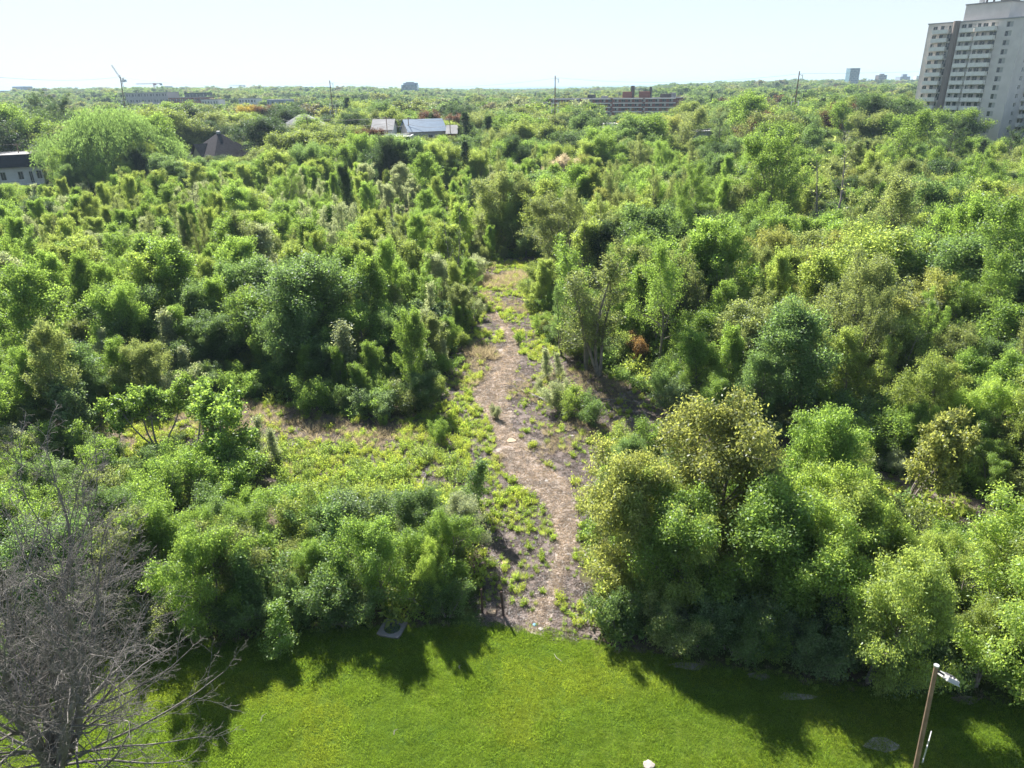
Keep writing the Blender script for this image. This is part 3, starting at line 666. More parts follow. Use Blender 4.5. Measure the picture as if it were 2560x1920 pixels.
block('blue_roof_house', 'pale two-storey house with blue metal roof strip below the dark red trees', 'house', 1022, 1115, 329, 235, 12, MGREY, MBLUE, 2, 6, 'gable', skew=4)
block('flat_roof_house', 'low pale flat-roofed house left of the blue-roofed house', 'house', 936, 1024, 345, 225, 12, MWHITE, simple('white_roofing', (.62, .62, .62), .6), 1, 4, 'flat')
block('grey_gable_house', 'grey gabled house just behind the low pale flat roof', 'house', 930, 980, 324, 255, 11, MWHITE, MROOFG, 1, 3, 'gable')
block('brick_garage', 'small brick building at the right end of the blue-roofed house', 'garage', 1118, 1140, 333, 236, 8, MBRICK, MROOFG, 1, 2, 'gable')
block('flat_roof_rowhouse', 'low row house with flat grey roofs right of the brick block', 'house', 1745, 1850, 331, 245, 10, MGREY, MROOFG, 1, 7, 'flat', skew=6)
block('white_edge_bungalow', 'small pale flat roof in front of the brick block', 'house', 1512, 1545, 312, 320, 10, MWHITE, MWHITE, 1, 3, 'flat')
block('grey_roof_shed', 'small grey flat roof among trees left of the tower', 'shed', 2138, 2172, 334, 215, 8, MWHITE, MROOFG, 1, 2, 'flat')
block('left_brown_roof_house', 'small house with brown hip roof behind wires left of the yellow tree', 'house', 702, 800, 318, 270, 11, MGREY, MROOFG, 1, 4, 'hip')
block('pale_long_apartments', 'long pale apartment block above the left trees below the luffing crane', 'building', 312, 418, 233, 700, 25, MGREY, MROOFG, 5, 14, 'flat', hh=24)
block('brown_brick_apartments', 'brown brick apartment block with dark roof box right of the pale one', 'building', 420, 512, 245, 690, 22, MBRICK, MROOFG, 4, 12, 'flat', hh=18)
block('dark_roof_annex', 'dark raised block on the skyline above the brown brick apartments', 'building', 460, 512, 233, 800, 20, MDARKM, MDARKM, 3, 6, 'flat', hh=16)
block('white_rowhouses', 'row of white flats right of the brown brick apartments', 'building', 503, 545, 250, 640, 15, MWHITE, MROOFG, 3, 6, 'flat', hh=16)
block('white_flats', 'white flats with dark bays above the golden yellow tree', 'building', 596, 640, 247, 640, 15, MWHITE, MROOFG, 3, 6, 'flat', hh=14)
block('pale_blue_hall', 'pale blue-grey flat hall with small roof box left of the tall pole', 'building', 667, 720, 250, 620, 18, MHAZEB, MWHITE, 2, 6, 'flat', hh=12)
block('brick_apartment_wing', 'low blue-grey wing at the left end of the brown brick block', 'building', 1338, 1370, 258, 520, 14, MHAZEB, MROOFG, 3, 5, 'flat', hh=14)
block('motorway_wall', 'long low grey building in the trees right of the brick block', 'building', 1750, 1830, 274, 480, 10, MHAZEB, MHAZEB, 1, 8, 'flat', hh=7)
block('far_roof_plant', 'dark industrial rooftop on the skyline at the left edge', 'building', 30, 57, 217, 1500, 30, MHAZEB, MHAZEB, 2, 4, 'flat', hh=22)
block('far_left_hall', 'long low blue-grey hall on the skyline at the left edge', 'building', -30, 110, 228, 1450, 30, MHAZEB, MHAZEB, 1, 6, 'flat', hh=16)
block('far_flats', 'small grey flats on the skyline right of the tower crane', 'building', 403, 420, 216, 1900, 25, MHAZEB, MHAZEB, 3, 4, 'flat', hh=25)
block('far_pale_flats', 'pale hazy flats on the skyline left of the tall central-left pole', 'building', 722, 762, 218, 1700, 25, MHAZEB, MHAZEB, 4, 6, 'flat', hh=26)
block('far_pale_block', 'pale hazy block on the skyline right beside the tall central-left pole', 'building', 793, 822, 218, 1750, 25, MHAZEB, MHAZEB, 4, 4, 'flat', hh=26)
# glassy block on the central skyline, three stepped tiers
gb = block('glass_office_block', 'glassy blue-green block with grey rooftop alone on the central skyline', 'building', 1003, 1042, 213, 1300, 26, MGLB, MHAZEB, 6, 8, 'flat', hh=22)
MB().box(3, 4, 22, 26, 20, 25.5).build('roof_storey', MHAZEB, gb.o); MB().box(7, 8, 25.5, 20, 16, 27).build('plant_room', MGREY, gb.o)
# three lake-side towers
def far_tower(label, px0, px1, py, D, dep, wall, cap):
    B = block('far_tower', label, 'tower', px0, px1, py, D, dep, wall, MHAZEB, 16, 5, 'flat', hh=70 if D > 1500 else 52)
    for k in range(1, 16): MB().box(-.25, -.25, B.h * k / 16 - .3, B.w + .25, -.01, B.h * k / 16 + .3).build('floor_band', MGREY, B.o)
    if cap: MB().box(B.w * .25, 2, B.h, B.w * .7, 9, B.h + cap).build('roof_box', wall, B.o)
    return B
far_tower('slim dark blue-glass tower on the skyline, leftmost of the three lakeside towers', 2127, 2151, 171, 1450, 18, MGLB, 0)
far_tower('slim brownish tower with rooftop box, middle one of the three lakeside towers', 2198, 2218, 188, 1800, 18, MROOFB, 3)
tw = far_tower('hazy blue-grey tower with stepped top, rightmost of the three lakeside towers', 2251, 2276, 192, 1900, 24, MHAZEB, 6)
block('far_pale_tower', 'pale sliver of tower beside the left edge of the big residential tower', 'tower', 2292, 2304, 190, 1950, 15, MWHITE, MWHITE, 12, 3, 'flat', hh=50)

# cranes
def lattice(q, a, b, w, n, m=0):
    a = Vector(a); b = Vector(b); d = (b - a).normalized(); u = d.orthogonal().normalized() * w / 2; v = d.cross(u)
    cs = [u + v, u - v, -u - v, -u + v]
    for c in cs: q.tube(a + c, b + c, w * .13, n=4, m=m)
    for i in range(n):
        p0, p1 = a.lerp(b, i / n), a.lerp(b, (i + 1) / n)
        for k in range(4): q.tube(p0 + cs[k], p1 + cs[(k + 1) % 4], w * .07, n=3, m=m, cap=False)
MCRANE = simple('crane_steel', (.45, .43, .42), .6, .1); MCRED = simple('crane_red', (.30, .10, .09), .6, .1)
def crane(label, pb, pt, jibs, D, w, cabpx, mat):
    base = at_dist(*pb, D); top = at_dist(*pt, D); c = thing('tower_crane', label, 'crane', (base.x, base.y, float(hz(base.x, base.y))))
    O = c.location.copy(); r = lambda p: Vector(p) - O
    q = MB(); lattice(q, (0, 0, 0), r(Vector((base.x, base.y, top.z))), w, 12); q.build('mast', mat, c)
    for (p0, p1, nm) in jibs:
        q = MB(); A_, B_ = at_dist(*p0, D), at_dist(*p1, D + (4 if nm == 'jib' else -2)); lattice(q, r(A_), r(B_), w * .75, 12); q.build(nm, mat, c)
    k = at_dist(*cabpx, D); k = r(k); MB().box(k.x - w, k.y - w, k.z - w * .8, k.x + w, k.y + w, k.z + w * .9).build('cab', mat, c)
    for (p0, p1, nm) in jibs:
        if nm == 'counter_jib':
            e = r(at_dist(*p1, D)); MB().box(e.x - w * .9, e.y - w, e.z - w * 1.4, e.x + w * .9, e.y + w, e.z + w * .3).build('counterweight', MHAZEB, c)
crane('white luffing crane with raised slanting jib on the left skyline', (309, 228), (308, 203), [((306, 203), (279, 163), 'jib'), ((306, 203), (312, 200), 'counter_jib'), ((306, 203), (309, 194), 'a_frame')], 1500, 2.4, (308, 203), MCRANE)
crane('reddish horizontal tower crane on the left skyline right of the luffing crane', (387, 224), (387, 208), [((387, 209), (340, 210), 'jib'), ((387, 209), (402, 209), 'counter_jib')], 1700, 2.4, (387, 211), MCRED)
crane('small distant tower crane on the skyline above the white flats', (601, 226), (601, 214), [((601, 214), (573, 214), 'jib'), ((601, 214), (611, 214), 'counter_jib')], 2000, 2.2, (601, 215), MCRANE)

# transmission poles and their wires
def tall_pole(label, px, py, D, lean=0.0, sx=1):
    t = at_dist(px, py, D); z0 = float(hz(t.x, D)); h = t.z - z0; o = thing('utility_pole', label, 'pole', (t.x, D, z0), group='tall transmission poles above the trees'); o.rotation_euler.y = math.radians(lean)
    MB().tube((0, 0, 0), (0, 0, h), .28, .16, 8).build('post', MWOOD, o)
    for zz in (h - .8, h * .68, h * .60, h * .36):
        for s in (-1, 1):
            if zz > h - 1 and s < 0: continue
            q = MB(); q.tube((0, 0, zz), (s * 1.1, 0, zz - .5), .07); q.tube((s * 1.1, 0, zz - 1.6), (s * 1.1, 0, zz - .1), .13, n=6); q.build('insulator', MBAL, o)
    return t
p1 = tall_pole('tall leaning wooden pole left of the luffing crane', 290, 188, 330, 3)
p2 = tall_pole('tall wooden pole with pale insulators left of the central skyline', 824, 201, 300)
p3 = tall_pole('thin tall pole left above the brown brick apartment block', 1388, 189, 272)
p4 = tall_pole('tall pole with pale insulators between brick block and residential tower', 1996, 178, 241, .8)
def wire(a, b, sag, r, label, n=14):
    q = MB(); pts = [Vector(a).lerp(Vector(b), i / n) - Vector((0, 0, sag * 4 * (i / n) * (1 - i / n))) for i in range(n + 1)]
    for i in range(n): q.tube(pts[i], pts[i + 1], r, n=3, cap=False)
    o = q.build('overhead_wire', MDARKM); tag(o, label, 'wire', 'overhead wires between the poles')
names = ['left', 'central-left', 'central-right', 'right']
off = Vector((1.1, 0, -.7))
wire(p1 + off, p2 + off, 2.5, .03, 'top wire between the left leaning pole and the central-left tall pole')
wire(p2 + off, p3 + off, 2.5, .03, 'top wire between the central-left pole and the pole above the brick block')
wire(p3 + off, p4 + off, 2.0, .03, 'top wire from the pole above the brick block to the right tall pole')
wire(p4 + off, at_dist(2900, 130, 420), 2.5, .03, 'top wire running right from the right tall pole behind the tower')
wire(at_dist(-250, 165, 170), p1 + off, 2, .03, 'top wire running left from the left leaning pole')
# short street poles with a cross-arm
def short_pole(label, px, py, D, h=None):
    t = at_dist(px, py, D); o = thing('street_pole', label, 'pole', (t.x, D, 0), group='short street poles'); h = t.z
    MB().tube((0, 0, 0), (0, 0, h), .17, .12, 6).build('post', MWOOD, o); MB().box(-1.1, -.06, h - .7, 1.1, .06, h - .55).build('crossarm', MWOOD, o)
    for x in (-1, 0, 1): MB().tube((x, 0, h - .55), (x, 0, h - .3), .06).build('insulator', MBAL, o)
    return t
s0 = short_pole('short street pole above the mansard roof at the left edge', 40, 357, 215)
s1 = short_pole('short street pole behind the houses, leftmost of four', 766, 292, 235); s2 = short_pole('short street pole left of the dark red tree', 965, 290, 240)
s3 = short_pole('short street pole just left of the big dark red tree', 1020, 292, 238); s4 = short_pole('short street pole in front of the big dark red tree', 1124, 294, 236)
ext = at_dist(700, 294, 235)
for dz, nm in ((-.3, 'upper'), (-2.2, 'lower')):
    dd = Vector((0, 0, dz)); k = 0
    for A_, B_, w1 in ((ext, s1, 'left of the leftmost short pole'), (s1, s2, 'between leftmost and second short poles'), (s2, s3, 'between second and third short poles'), (s3, s4, 'crossing before the dark red tree')):
        wire(A_ + dd, B_ + dd, .8, .045, '%s street wire %s' % (nm, w1), 8)
    wire(at_dist(-200, 352, 200) + dd, s0 + dd, .8, .04, '%s wire left of the pole above the mansard roof' % nm, 6); wire(s0 + dd, at_dist(140, 358, 230) + dd, .8, .04, '%s wire from the mansard pole into the willow' % nm, 6)

#==NEAR OBJECTS==
# dead tree, lower left
def dead_tree():
    rng = np.random.default_rng(7); b = at(150, 2050); o = thing('dead_tree', 'large bare grey dead tree with tangled twigs in the lower left corner', 'tree', (b.x, b.y, 0))
    st = 9; a = np.linspace(0, 6.28, st, endpoint=False) + .4
    tr = grow(rng, ([[0, 0, -.2]], [[.05, .1, 1]], [2.6], [.36]), [dict(segs=4, wander=.05, taper=.25)])[0]
    top = tr[0][0, -1]
    L = grow(rng, (np.repeat(top[None], st, 0) - np.array([0, 0, .3]) * rng.uniform(0, 4, (st, 1)), np.stack([np.cos(a) * rng.uniform(.2, .8, st) + .22, np.sin(a) * rng.uniform(.2, .6, st) + .08, np.full(st, 1.0)], 1), rng.uniform(8.2, 11.2, st), np.full(st, .15)),
        [dict(segs=9, trop=.03, wander=.09, taper=.85),
         dict(k=13, t0=.06, t1=1, len=.52, ang=(50, 22), shape=lambda q: 1.15 - .65 * q, trop=.02, wander=.13, segs=7, rr=.40),
         dict(k=9, t0=.15, t1=1, len=.42, ang=(38, 26), trop=.02, wander=.17, segs=6, rr=.42),
         dict(k=6, t0=.15, t1=1, len=.45, ang=(42, 35), trop=.0, wander=.24, segs=5, rr=.5),
         dict(k=3, t0=.3, t1=1, len=.5, ang=(45, 40), trop=-.03, wander=.3, segs=3, rr=.6)])
    v, q = join([tubes(tr[0], tr[1], 10)]); link('trunk', mesh_np('trunk', v, q, [MDEAD], smoothf=True), o)
    v, q = join([tubes(L[0][0], L[0][1], 8)]); link('limbs', mesh_np('limbs', v, q, [MDEAD], smoothf=True), o)
    rm = lambda R, m: np.maximum(R, m)
    v, q = join([tubes(L[1][0], rm(L[1][1], .012), 5), tubes(L[2][0], rm(L[2][1], .008), 4)]); link('branches', mesh_np('branches', v, q, [MDEAD], smoothf=True), o)
    v, q = join([tubes(L[3][0], rm(L[3][1], .005), 3), tubes(L[4][0], rm(L[4][1], .004), 3)]); link('twigs', mesh_np('twigs', v, q, [MDEAD], smoothf=True), o)
dead_tree()

# lamp post: leaning wooden post, flood light, small sign plate
lt = at(2341, 1666, 8.2); lb = at(2262, 2050, 0); 
best = None
for yb in np.linspace(1930, 2300, 150):
    p = at(2341 - .205 * (yb - 1666), yb, 0); e = (p - Vector((lt.x, lt.y, 0))).length
    if best is None or e < best[0]: best = (e, p)
lb = best[1]; LP = thing('lamp_post', 'leaning wooden lamp post with small floodlight at the lower right', 'lamp post', tuple(lb))
tv = lt - lb; dn = tv.normalized()
MB().tube((0, 0, -.1), tv, .085, .06, 12).build('post', MWOOD, LP); MB().tube(tv, tv + dn * .05, .075, .075, 12).build('post_cap', MSTEEL, LP)
arm = MB(); hd = tv + Vector((.30, -.12, -.28)); arm.tube(tv - dn * .12, hd, .03); arm.build('bracket', MDARKM, LP)
fl = link('floodlight', None, LP, hd); fl.scale = (.85, .85, .85); fl.rotation_euler = (math.radians(-28), math.radians(18), math.radians(-20))
q = MB(); q.box(-.10, -.36, -.05, .26, .34, .06); q.box(-.13, -.39, -.09, .29, .37, -.05); q.build('housing', MSTEEL, fl)
q = MB(); q.box(-.02, -.2, .06, .18, .16, .11); q.build('driver_box', MDARKM, fl)
for i in range(3): MB().box(-.08 + i * .12, -.33, .061, -.06 + i * .12, -.22, .10).build('fin', MSTEEL, fl)
sg = thing('sign_plate', 'small rectangular metal sign plate bracketed to the lamp post', 'sign', tuple(lb + tv * .60 + Vector((.17, -.05, 0)))); sg.rotation_euler = (0, math.radians(4), math.radians(52))
MB().box(0, -.012, -.42, .5, .012, .42).build('plate', simple('sign_back', (.45, .44, .43), .5, .06, metal=.3), sg); MB().box(-.02, -.02, -.44, 0, .02, .44).build('edge_strip', MSTEEL, sg)
for zz in (-.28, .28): MB().tube((-.16, 0, zz), (0, 0, zz), .02).build('bracket', MSTEEL, sg)

# fence posts
for i, (pb, lab) in enumerate([((1206, 1532), 'thin rusty steel fence post at the lawn edge, left one of two'), ((1259, 1540), 'thin rusty steel fence post at the lawn edge, right one of two')]):
    b = at(*pb); q = MB(); h = 1.5; q.box(-.055, -.014, -.1, .055, .014, h); q.box(-.014, -.055, -.1, .014, -.0145, h)
    for k in range(9): q.box(-.012, .0065, .15 + k * .15, .012, .02, .18 + k * .15)
    o = q.build('fence_post', simple('rusty_steel', (.09, .055, .045), .9, .3, 8)); o.location = b; o.rotation_euler = (math.radians(2 - 3 * i), math.radians(-1.5 - 2 * i), .4); o['group'] = 'fence posts at the lawn edge'; tag(o, lab, 'fence post', 'fence posts at the lawn edge')
# stump
def stump(px, py, r, h, label):
    b = at(px, py); o = thing('tree_stump', label, 'stump', (b.x, b.y, 0)); n = 14; rr = [r * (1 + .14 * math.sin(3 * a + px) + .06 * math.sin(7 * a)) for a in np.linspace(0, 6.283, n, endpoint=False)]
    lo = [(rr[i] * 1.25 * math.cos(6.283 * i / n), rr[i] * 1.25 * math.sin(6.283 * i / n), -.05) for i in range(n)]; hi = [(rr[i] * math.cos(6.283 * i / n), rr[i] * math.sin(6.283 * i / n), h) for i in range(n)]
    q = MB()
    for i in range(n): q.face([lo[i], lo[(i + 1) % n], hi[(i + 1) % n], hi[i]])
    q.build('bark', MWOOD, o); MB().face([(x * .97, y * .97, h + .004) for x, y, _ in hi]).build('cut_face', simple('cut_wood', (.34, .25, .17), .9, .12, 10), o)
stump(1230, 1533, .22, .12, 'pale freshly cut tree stump between the two fence posts')
stump(1278, 1102, .35, .06, 'flat grey-brown stump disc beside the path bend')
stump(1260, 1408, .15, .05, 'small pale stump above the fence posts')
# square utility pit with raised rim
b = at(981, 1574); o = thing('utility_pit', 'square concrete slab with round dark cover in the left tree shade', 'manhole', (b.x, b.y, .01), math.radians(-14)); 
rim = simple('old_concrete', (.19, .175, .175), .95, .25, 5, bump=.4); n = 20; R_ = .40; q = MB(); W_ = .58
def sqp(a):
    c, s_ = math.cos(a), math.sin(a); k = W_ / max(abs(c), abs(s_)); return (c * k, s_ * k)
for i in range(n):
    a0, a1 = 6.283 * i / n + .1, 6.283 * (i + 1) / n + .1; o0, o1 = sqp(a0), sqp(a1); i0, i1 = (R_ * math.cos(a0), R_ * math.sin(a0)), (R_ * math.cos(a1), R_ * math.sin(a1))
    q.face([(*i0, .10), (*o0, .10), (*o1, .10), (*i1, .10)]); q.face([(*o0, .10), (*o0, 0), (*o1, 0), (*o1, .10)]); q.face([(*i0, .02), (*i0, .10), (*i1, .10), (*i1, .02)])
q.build('slab', rim, o)
q = MB().face([(R_ * math.cos(6.283 * i / n) * .99, R_ * math.sin(6.283 * i / n) * .99, .03) for i in range(n)])
for k in range(-3, 4): q.box(k * .09 - .015, -.24, .031, k * .09 + .015, .24, .045)
q.build('cover', simple('cast_iron', (.07, .09, .085), .7, .3, 5), o)
# fallen log and broken branches
def log(p0, p1, r, label, name='fallen_log', mat=None, z=.15, twigs=0):
    a, b = at(*p0), at(*p1); o = thing(name, label, 'log', (a.x, a.y, 0)); d = b - a; n = 6; rg = random.Random(int(p0[0]))
    pts = [d * (i / n) + Vector((rg.uniform(-.1, .1), rg.uniform(-.1, .1), z + rg.uniform(0, .05))) for i in range(n + 1)]
    MB().path(pts, [r * (1 - .6 * i / n) for i in range(n + 1)], 8).build('stem', mat or MDEAD, o)
    for t in range(twigs):
        s = pts[rg.randint(1, n)]; e = s + Vector((rg.uniform(-.9, .9), rg.uniform(-.9, .9), rg.uniform(.1, .8))); MB().path([s, s.lerp(e, .5) + Vector((.1, 0, .1)), e], [r * .35, r * .2, r * .1], 4).build('branch', mat or MDEAD, o)
MPALE = simple('bleached_wood', (.30, .27, .245), .9, .2, 3)
log((1372, 1010), (1300, 978), .11, 'bleached fallen trunk lying beside the leafy shrubs right of the path', mat=MPALE, twigs=5)
log((1300, 978), (1262, 965), .05, 'thin grey fallen branch continuing past the bleached trunk', mat=MDEAD, twigs=6)
log((1480, 1000), (1600, 1010), .06, 'grey fallen branch in the shade behind the right shrubs', twigs=8)
log((1060, 1215), (1066, 1175), .07, 'short grey branch lying on the open ground left of the path', twigs=1)
# small litter and stones
def lump(px, py, r, mat, name, label, cat, flat=.35):
    b = at(px, py); rg = np.random.default_rng(int(px)); import bmesh
    bm = bmesh.new(); bmesh.ops.create_icosphere(bm, subdivisions=2, radius=r)
    for v in bm.verts: v.co *= 1 + .25 * float(rg.uniform(-1, 1)); v.co.z *= flat
    me = bpy.data.meshes.new(name); bm.to_mesh(me); bm.free(); me.materials.append(mat); o = link(name, me, None, (b.x, b.y, r * flat * .5)); tag(o, label, cat)
lump(1337, 1563, .11, simple('blue_plastic', (.12, .30, .50), .5, .1), 'litter_bag', 'scrap of blue plastic where the path meets the lawn', 'litter')
lump(1352, 1574, .13, MPALE, 'stone', 'pale flat stone where the path meets the lawn', 'stone')
lump(1622, 1914, .22, MPALE, 'stone', 'pale flat stone in the lawn at the bottom edge', 'stone')
lump(1366, 1203, .12, MPALE, 'stone', 'pale stone in the weeds right of the path bend', 'stone')
lump(1430, 1090, .14, MPALE, 'stone', 'pale stone beside the right soil patch', 'stone')
lump(1250, 1500 + 17, .12, MWOOD, 'stone', 'small dark clod behind the pale stump', 'stone', .8)
for i, (px, py, L__) in enumerate([(1405, 1655, .6), (652, 1805, .45), (985, 1838, .3), (1150, 1675, .3)]):
    b = at(px, py); o = MB().path([Vector((0, 0, .03)), Vector((L__ * .5, .07, .06)), Vector((L__, -.02, .03))], [.018, .014, .007], 5).build('stick', MPALE); o.location = b; o.rotation_euler.z = [2.2, 1.3, 1.2, 1.5][i]
    tag(o, ['pale bent stick on the lawn below the path end', 'short pale stick on the lawn near the dead tree', 'tiny pale stick in the middle of the lawn', 'tiny pale stick on the lawn just below the left shade'][i], 'stick')

#==TREES==
PLACED = []   # x, y, radius
def special(kind, name, px, py, D, color, label, w=1.0, cat='tree', base=None, **kw):
    """a tree whose top shows at (px, py) and which stands at forward distance D; or base=(px, py) on the ground"""
    if base: b = at(*base); x, y = b.x, b.y; t = at_dist(px, py, y); h = t.z
    else: t = at_dist(px, py, D); x, y = t.x, D; h = t.z - float(hz(x, y))
    put_tree(kind, name, x, y, max(1.0, h), color, label, cat, w, **kw); PLACED.append((x, y, {'willow': 9, 'shrub': 1.3, 'sapling': .8}.get(kind, 2.2) * h / NAT_H[kind] * w))

S = special
S('willow', 'weeping_willow', 262, 272, 188, 'mid green', 'huge domed weeping willow in the left distance beside the mansard building', 1.12)
S('willow', 'weeping_willow', 345, 355, 182, 'yellow-green', 'yellow-green weeping skirt of willow at the right side of the huge willow', .75)
S('round', 'round_tree', 385, 290, 200, 'fresh green', 'bright green round tree just right behind the huge willow', 1.1)
S('round', 'golden_tree', 623, 268, 330, 'golden yellow', 'golden yellow tree on the left middle distance', 1.35)
S('round', 'purple_tree', 668, 268, 330, 'dark red', 'dark purple round tree right of the golden yellow tree', 1.15)
S('round', 'copper_beech', 1086, 269, 290, 'dark red', 'largest dark red tree behind the blue-roofed house', 1.2)
S('round', 'copper_beech', 1125, 280, 285, 'dark red', 'dark red tree touching the right side of the largest red one', 1.25)
S('round', 'copper_beech', 975, 281, 300, 'dark red', 'dark red tree half hidden left of the grey gabled house', 1.1)
S('round', 'copper_beech', 1898, 284, 215, 'dark red', 'dark red tree between the brick block and the residential tower', 1.25)
S('round', 'copper_beech', 2092, 264, 235, 'dark red', 'dark red-brown tree left of the big tree before the tower', 1.2)
S('round', 'plum_shrub', 920, 313, 215, 'dark red', 'dull purple bushy tree in front of the low pale flat roof', 1.0)
S('round', 'yellow_tree', 1553, 298, 330, 'golden yellow', 'small golden yellow tree in front of the brick block', 1.2)
S('round', 'yellow_tree', 1690, 292, 230, 'golden-olive', 'small yellowish tree right of the brick block', 1.0)
S('spruce', 'spruce', 1209, 292, 222, 'dark green', 'dark spruce right of the brick garage, right one of two', 1.35)
S('spruce', 'spruce', 1168, 282, 240, 'dark green', 'dark spruce right of the dark red trees, left one of two', 1.3)
S('spruce', 'spruce', 858, 245, 380, 'dark green', 'dark pointed spruce right of the tall central-left pole', 1.4)
S('pine', 'pine', 1806, 272, 232, 'blue-green', 'dark spreading pine above the flat grey row houses', 1.2)
S('pine', 'pine', 88, 228, 290, 'dark green', 'tall dark pine on the left skyline above the willow, left one', 1.25)
S('pine', 'pine', 150, 233, 280, 'dark green', 'tall dark pine on the left skyline above the willow, right one', 1.2)
S('pine', 'pine', 2392, 290, 178, 'dark green', 'dark purple-green pine at the foot of the residential tower', 1.15)
S('pine', 'pine', 2540, 318, 170, 'dark green', 'dark pine at the right foot of the residential tower', 1.0)
S('round', 'round_tree', 730, 252, 330, 'dark green', 'broad dark green dome tree right of the purple tree', 1.5)
S('round', 'round_tree', 888, 270, 300, 'dark green', 'dark green round tree below the tall central-left pole', 1.1)
S('round', 'round_tree', 920, 246, 340, 'yellow-green', 'light green dome tree behind the dark round one near the pole', 1.3)
S('sparse', 'spreading_tree', 2248, 250, 158, 'fresh green', 'big open-branched tree standing before the left edge of the tower', 1.45)
S('sparse', 'spreading_tree', 2140, 235, 215, 'fresh green', 'tall green tree left of the big open-branched tree', 1.2)
S('round', 'round_tree', 2190, 243, 225, 'dark green', 'darker green tree between two tall trees left of the tower', 1.1)
S('sparse', 'open_tree', 1700, 250, 200, 'olive', 'thin open-crowned tree before the right end of the brick block', 1.35)
S('round', 'round_tree', 1890, 232, 240, 'fresh green', 'fresh green upright tree right of the brick block', 1.2)
S('sparse', 'open_tree', 1985, 335, 105, 'fresh green', 'tall thin tree with forked dark trunk in the right wood', 1.1)
S('snag', 'half_bare_tree', 2115, 345, 98, 'olive', 'half bare grey tree in the upper right wood below the tower', 1.3)
S('sparse', 'open_tree', 2290, 395, 90, 'olive', 'leaning thin tree with curved limb below the residential tower', 1.2)
S('round', 'dark_maple', 2500, 520, 72, 'dark green', 'very dark green dense tree near the right edge', 1.2)
S('round', 'dark_maple', 2330, 425, 100, 'mid green', 'dark rounded tree left of the very dark one by the right edge', 1.1)
S('sparse', 'open_tree', 2430, 620, 0, 'fresh green', 'bright green tree with slanting trunk near the right edge', 1.0, base=(2395, 920))
S('airy', 'grey_stemmed_tree', 1500, 585, 0, 'olive', 'tallest grey-stemmed thin tree beside the path, right one', 1.5, base=(1503, 938))
S('airy', 'grey_stemmed_tree', 1450, 590, 0, 'fresh green', 'tall thin-leaved tree beside the path, left of the grey-stemmed one', 1.3, base=(1466, 925))
S('airy', 'grey_stemmed_tree', 1395, 650, 0, 'mid green', 'slender leafy tree leftmost of the trio beside the path', .8, base=(1405, 890))
S('ascend', 'column_tree', 1472, 425, 112, 'yellow-green', 'bright narrow upright tree beyond the end of the path', .8)
S('ascend', 'column_tree', 1500, 470, 105, 'golden-olive', 'golden-brown tree leaning on the bright upright one beyond the path', 1.0)
S('snag', 'ivy_snag', 1120, 478, 0, 'mid green', 'thin broken tree wrapped in ivy left of the path end', .6, base=(1142, 745))
S('snag', 'thin_snag', 1022, 485, 0, 'fresh green', 'thin bare-topped sapling left of the ivy-wrapped one', .6, base=(1030, 660))
S('snag', 'thin_snag', 985, 640, 0, 'olive', 'thin dead stem in the scrub left of the meadow', .5, base=(985, 800))
S('round', 'dark_bush_tree', 1355, 560, 103, 'mid green', 'dark shadowed tree closing the far end of the meadow', 1.3)
S('round', 'silvery_tree', 1405, 390, 165, 'whitish', 'small whitish-grey tree beyond the far end of the meadow', 1.1)
S('shrub', 'whitish_shrub', 2265, 615, 78, 'whitish', 'whitish blossoming shrub in the right wood', .9, 'shrub')
S('round', 'dark_conifer', 1290, 345, 175, 'dark green', 'dark evergreen clump on the far edge of the wood, centre', .9)
S('round', 'dark_conifer', 1325, 352, 172, 'dark green', 'dark evergreen beside its twin on the far edge of the wood', .8)
S('ascend', 'bright_maple', 372, 633, 0, 'bright lime', 'large bright lime upswept tree in the left wood', 1.35, base=(385, 880))
S('ascend', 'feathery_tree', 545, 680, 0, 'fresh green', 'feathery upswept fresh green tree right of the bright lime one', 1.15, base=(560, 880))
S('round', 'olive_dome_tree', 375, 850, 0, 'olive', 'olive dome-shaped tree at the front of the left wood', .95, base=(375, 1010))
S('ascend', 'upswept_tree', 70, 680, 0, 'fresh green', 'broad fresh green tree at the left edge below the thicket', 1.3, base=(90, 960))
S('ascend', 'dark_cone_tree', 865, 405, 125, 'dark green', 'narrow dark cone-shaped tree in the middle of the wood', .6)
S('ascend', 'upswept_tree', 1065, 385, 150, 'fresh green', 'broad darker green upswept tree in the middle of the far wood', 1.4)
S('umbrella', 'umbrella_tree', 385, 975, 0, 'fresh green', 'small flat-topped tree with bare stems in the left clearing, left one', 1.15, base=(400, 1125))
S('umbrella', 'umbrella_tree', 500, 975, 0, 'fresh green', 'small flat-topped tree with bare stems in the left clearing, right one', 1.1, base=(505, 1160))
S('sapling', 'pale_sapling', 640, 1050, 0, 'pale silvery-green', 'pale-leaved bush at the clearing, left of its near twin', 1.3, 'shrub', base=(640, 1150))
S('sapling', 'pale_sapling', 690, 1065, 0, 'pale silvery-green', 'pale-leaved bush at the clearing, right of its near twin', 1.2, 'shrub', base=(690, 1155))
S('shrub', 'dark_shrub', 618, 1115, 0, 'mid green', 'dark green bush in front of the pale-leaved pair', 1.0, 'shrub', base=(618, 1200))
S('clumpy', 'bright_maple', 1125, 1345, 0, 'bright lime', 'bright lime bushy tree left of the fence posts', .6, base=(1080, 1518))
S('round', 'pale_bush_tree', 1150, 1245, 0, 'pale silvery-green', 'pale leafy bush beside the shaded strip left of the path', 1.0, base=(1145, 1385))
S('sapling', 'ivy_sapling', 1185, 1140, 0, 'mid green', 'sapling with bare crooked leader left of the path', 1.2, base=(1185, 1290))
S('snag', 'crooked_snag', 1165, 1100, 0, 'mid green', 'bare crooked stem above the leafy sapling left of the path', .45, base=(1195, 1270))
